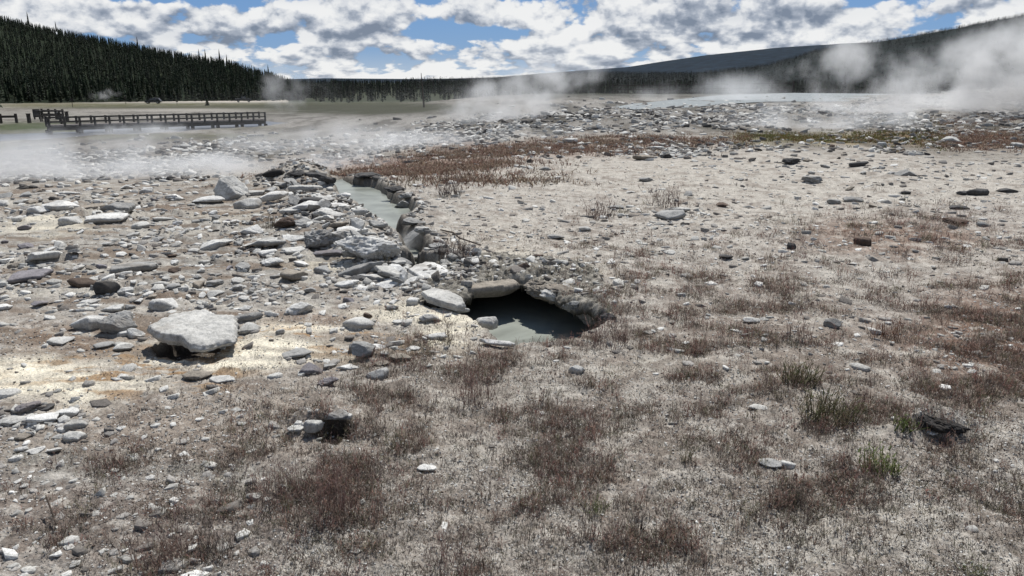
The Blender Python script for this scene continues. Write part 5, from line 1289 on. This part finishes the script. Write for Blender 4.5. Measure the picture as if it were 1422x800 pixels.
# vehicles
def wheel(e, x, y, r, w=.22):
    h = obj('wheel', None, None, e, loc=(x, y, r))
    m = MB(); m.tube((0, -w/2, 0), (0, w/2, 0), r, r, 20); m.build('tyre', M_TYRE, h)
    s = -1 if y < 0 else 1
    m = MB(); m.tube((0, s*(w/2-.02), 0), (0, s*(w/2+.012), 0), r*.62, r*.55, 14); m.build('rim', M_RIM, h)
def vehicle(px, py, L, rz, prof, cabin, windows, label, cat, name, wl, rear_box=None):
    x, y, z = ground_at(px, py)
    z = hz(x, y); e = obj(name, None, label=label, cat=cat, loc=(x, y, z)); e.rotation_euler = (0, 0, rz)
    m = MB(); m.prism([(p[0], p[1]) for p in prof], -.88, .88)
    for v in m.bm.verts: v.co = Vector((v.co.y, v.co.x, v.co.z))
    m.bevel(.06, 2).build('body', M_CAR, e)
    m = MB(); m.prism(cabin, -.76, .76)
    for v in m.bm.verts: v.co = Vector((v.co.y, v.co.x*(1-.12*(v.co.z > 1.3)), v.co.z))
    m.bevel(.05, 2).build('roof', M_CAR, e)
    for wn in windows:
        for s in (-1, 1):
            m = MB(); m.prism(wn, s*.735-.012, s*.735+.012)
            for v in m.bm.verts: v.co = Vector((v.co.y, v.co.x*(1-.045*(v.co.z > 1.3)) + s*.03, v.co.z))
            m.build('window', M_GLASS, e)
    for wx in wl:
        for s in (-1, 1): wheel(e, wx, s*.78, .36)
    for s in (-1, 1): MB().box(prof[0][0]-.02, prof[0][0]+.05, s*.62-.14, s*.62+.14, .72, .86).build('headlight', M_RIM, e)
    return e
suv = [(-2.25, .35), (-2.3, .75), (-2.1, 1.0), (-1.1, 1.1), (2.2, 1.12), (2.3, .8), (2.25, .35)]
suvc = [(-1.2, 1.06), (-.55, 1.62), (.3, 1.72), (1.7, 1.66), (2.15, 1.08)]
vehicle(213,144,4.5,R(12),suv,suvc,[[(-.95, 1.15), (-.48, 1.54), (.05, 1.58), (.05, 1.15)],[(.12, 1.15), (.12, 1.58), (.95, 1.58), (1.0, 1.15)],[(1.1, 1.15), (1.05, 1.57), (1.6, 1.54), (1.85, 1.15)]],'dark SUV seen side-on parked on the pale road below the hillside','car','parked_car',(-1.45, 1.4))
tr = [(-2.6, .4), (-2.65, .85), (-2.4, 1.1), (-1.3, 1.2), (2.6, 1.2), (2.65, .5)]
trc = [(-1.3, 1.15), (-.75, 1.8), (.5, 1.85), (.75, 1.15)]
vehicle(338,141,5.2,R(-160),tr,trc,[[(-1.0, 1.25), (-.62, 1.68), (-.2, 1.72), (-.2, 1.25)],[(-.12, 1.25), (-.12, 1.72), (.42, 1.72), (.55, 1.25)]],'dark pickup truck on the pale road right of the dark SUV','truck','pickup_truck',(-1.7, 1.6))

# ------------------------------------------------------------------ steam
def mat_steam(name, dens, scale, lo, hi_, seed, aniso=.35, stretch=(1, 1, 1.), col=(.93, .95, .97)):
    m, T, out = new_mat(name)
    tc = T.n('ShaderNodeTexCoord').outputs['Object']
    ln = T.n('ShaderNodeVectorMath', operation='LENGTH'); T.l(tc, ln.inputs[0])
    fall = T.rng(ln.outputs['Value'], .25, 1.0, 1, 0)
    pos = T.n('ShaderNodeNewGeometry').outputs['Position']
    mp = T.n('ShaderNodeMapping'); T.l(pos, mp.inputs[0]); mp.inputs['Scale'].default_value = stretch; mp.inputs['Location'].default_value = (seed, seed*.7, 0)
    nz = T.noise(mp.outputs[0], scale, 5, .62, 0)
    # wisps thin out away from the source, so the threshold rises towards the rim
    thr = T.m('ADD', nz, T.m('MULTIPLY', T.m('SUBTRACT', fall, 1), .16))
    d = T.m('MULTIPLY', T.m('MULTIPLY', T.rng(thr, lo, hi_), fall), dens)
    v = T.n('ShaderNodeVolumeScatter'); v.inputs['Color'].default_value = (*col, 1); v.inputs['Anisotropy'].default_value = aniso
    T.l(d, v.inputs['Density']); T.l(v.outputs[0], out.inputs['Volume'])
    return m
def steam(px, py, r_, sx, sy, sz, tilt, dens, scale, lo, hi_, seed, label, base=None):
    a = pxaz(px); x, y = r_*math.sin(a), r_*math.cos(a)
    zc = EYE + (112-py)/F0*r_ if base is None else base
    V, F = ICO[2]
    o = obj('steam', mesh_np('steam', V*1.06, F), mat_steam('steam', dens, scale, lo, hi_, seed), label=label, cat='steam', kind='stuff', loc=(x, y, zc))
    o.scale = (sx, sy, sz); o.rotation_euler = (0, R(tilt), -a)
steam(1350,102,46,13,6,3.8,-16,.75,.36,.41,.66,3,'white steam plume drifting up over the right of the photo')
steam(1270,138,45,11,5.,1.5,-6,.8,.42,.39,.64,8,'dense low steam at the foot of the right plume')
steam(1130,162,31,6.5,4.,1.2,-6,.6,.55,.42,.66,9,'low steam bank left of the right plume')
steam(1120,105,44,6.5,4.,2.6,-32,.45,.40,.44,.66,12,'thin wisp rising left of the right plume')
steam(960,130,70,16,6,2.6,-6,.20,.22,.40,.64,14,'thin steam over the hot pool behind the rubble ridge')
steam(725,138,36,6.0,4,2.6,-14,.75,.45,.40,.62,21,'grey steam plume rising in the middle of the photo')
steam(640,200,24,7,3,.9,0,.42,.55,.37,.64,24,'low grey steam under the middle plume')
steam(300,222,20,8.5,2.8,.6,0,1.0,.6,.37,.62,27,'low steam sheet drifting behind the left rock field')
steam(60,205,22,6.5,3,1.1,-4,.75,.5,.38,.63,31,'steam bank at the left edge behind the rock field')
steam(480,190,27,7,4,.9,0,.5,.55,.38,.64,36,'thin steam sheet behind the mound')
steam(425,122,75,5.5,5,3.6,-24,.25,.33,.42,.66,41,'small steam column at the end of the left hillside')
steam(225,174,48,5.5,3,.9,0,.7,.6,.40,.64,45,'steam rising from the river in front of the footbridge')
steam(178,128,290,8,8,3.0,-10,.2,.2,.44,.66,51,'tiny distant steam puff in front of the hillside trees')
steam(575,328,8.6,.55,.6,.18,-10,1.8,2.2,.38,.68,55,'faint steam over the end of the creek',)
steam(560,165,42,30,11,2.6,-2,.006,.25,.15,.5,61,'thin grey haze hanging over the whole far flat',)

# ------------------------------------------------------------------ render settings
sc.view_settings.view_transform = 'Standard'; sc.view_settings.look = 'None'; sc.view_settings.exposure = 0; sc.view_settings.gamma = 1
c = sc.cycles
c.max_bounces = 5; c.diffuse_bounces = 2; c.glossy_bounces = 2; c.transmission_bounces = 2; c.volume_bounces = 1; c.transparent_max_bounces = 8
c.volume_step_rate = 1.6; c.volume_max_steps = 64
c.use_adaptive_sampling = True; c.adaptive_threshold = .02
c.use_denoising = True
c.caustics_reflective = False; c.caustics_refractive = False
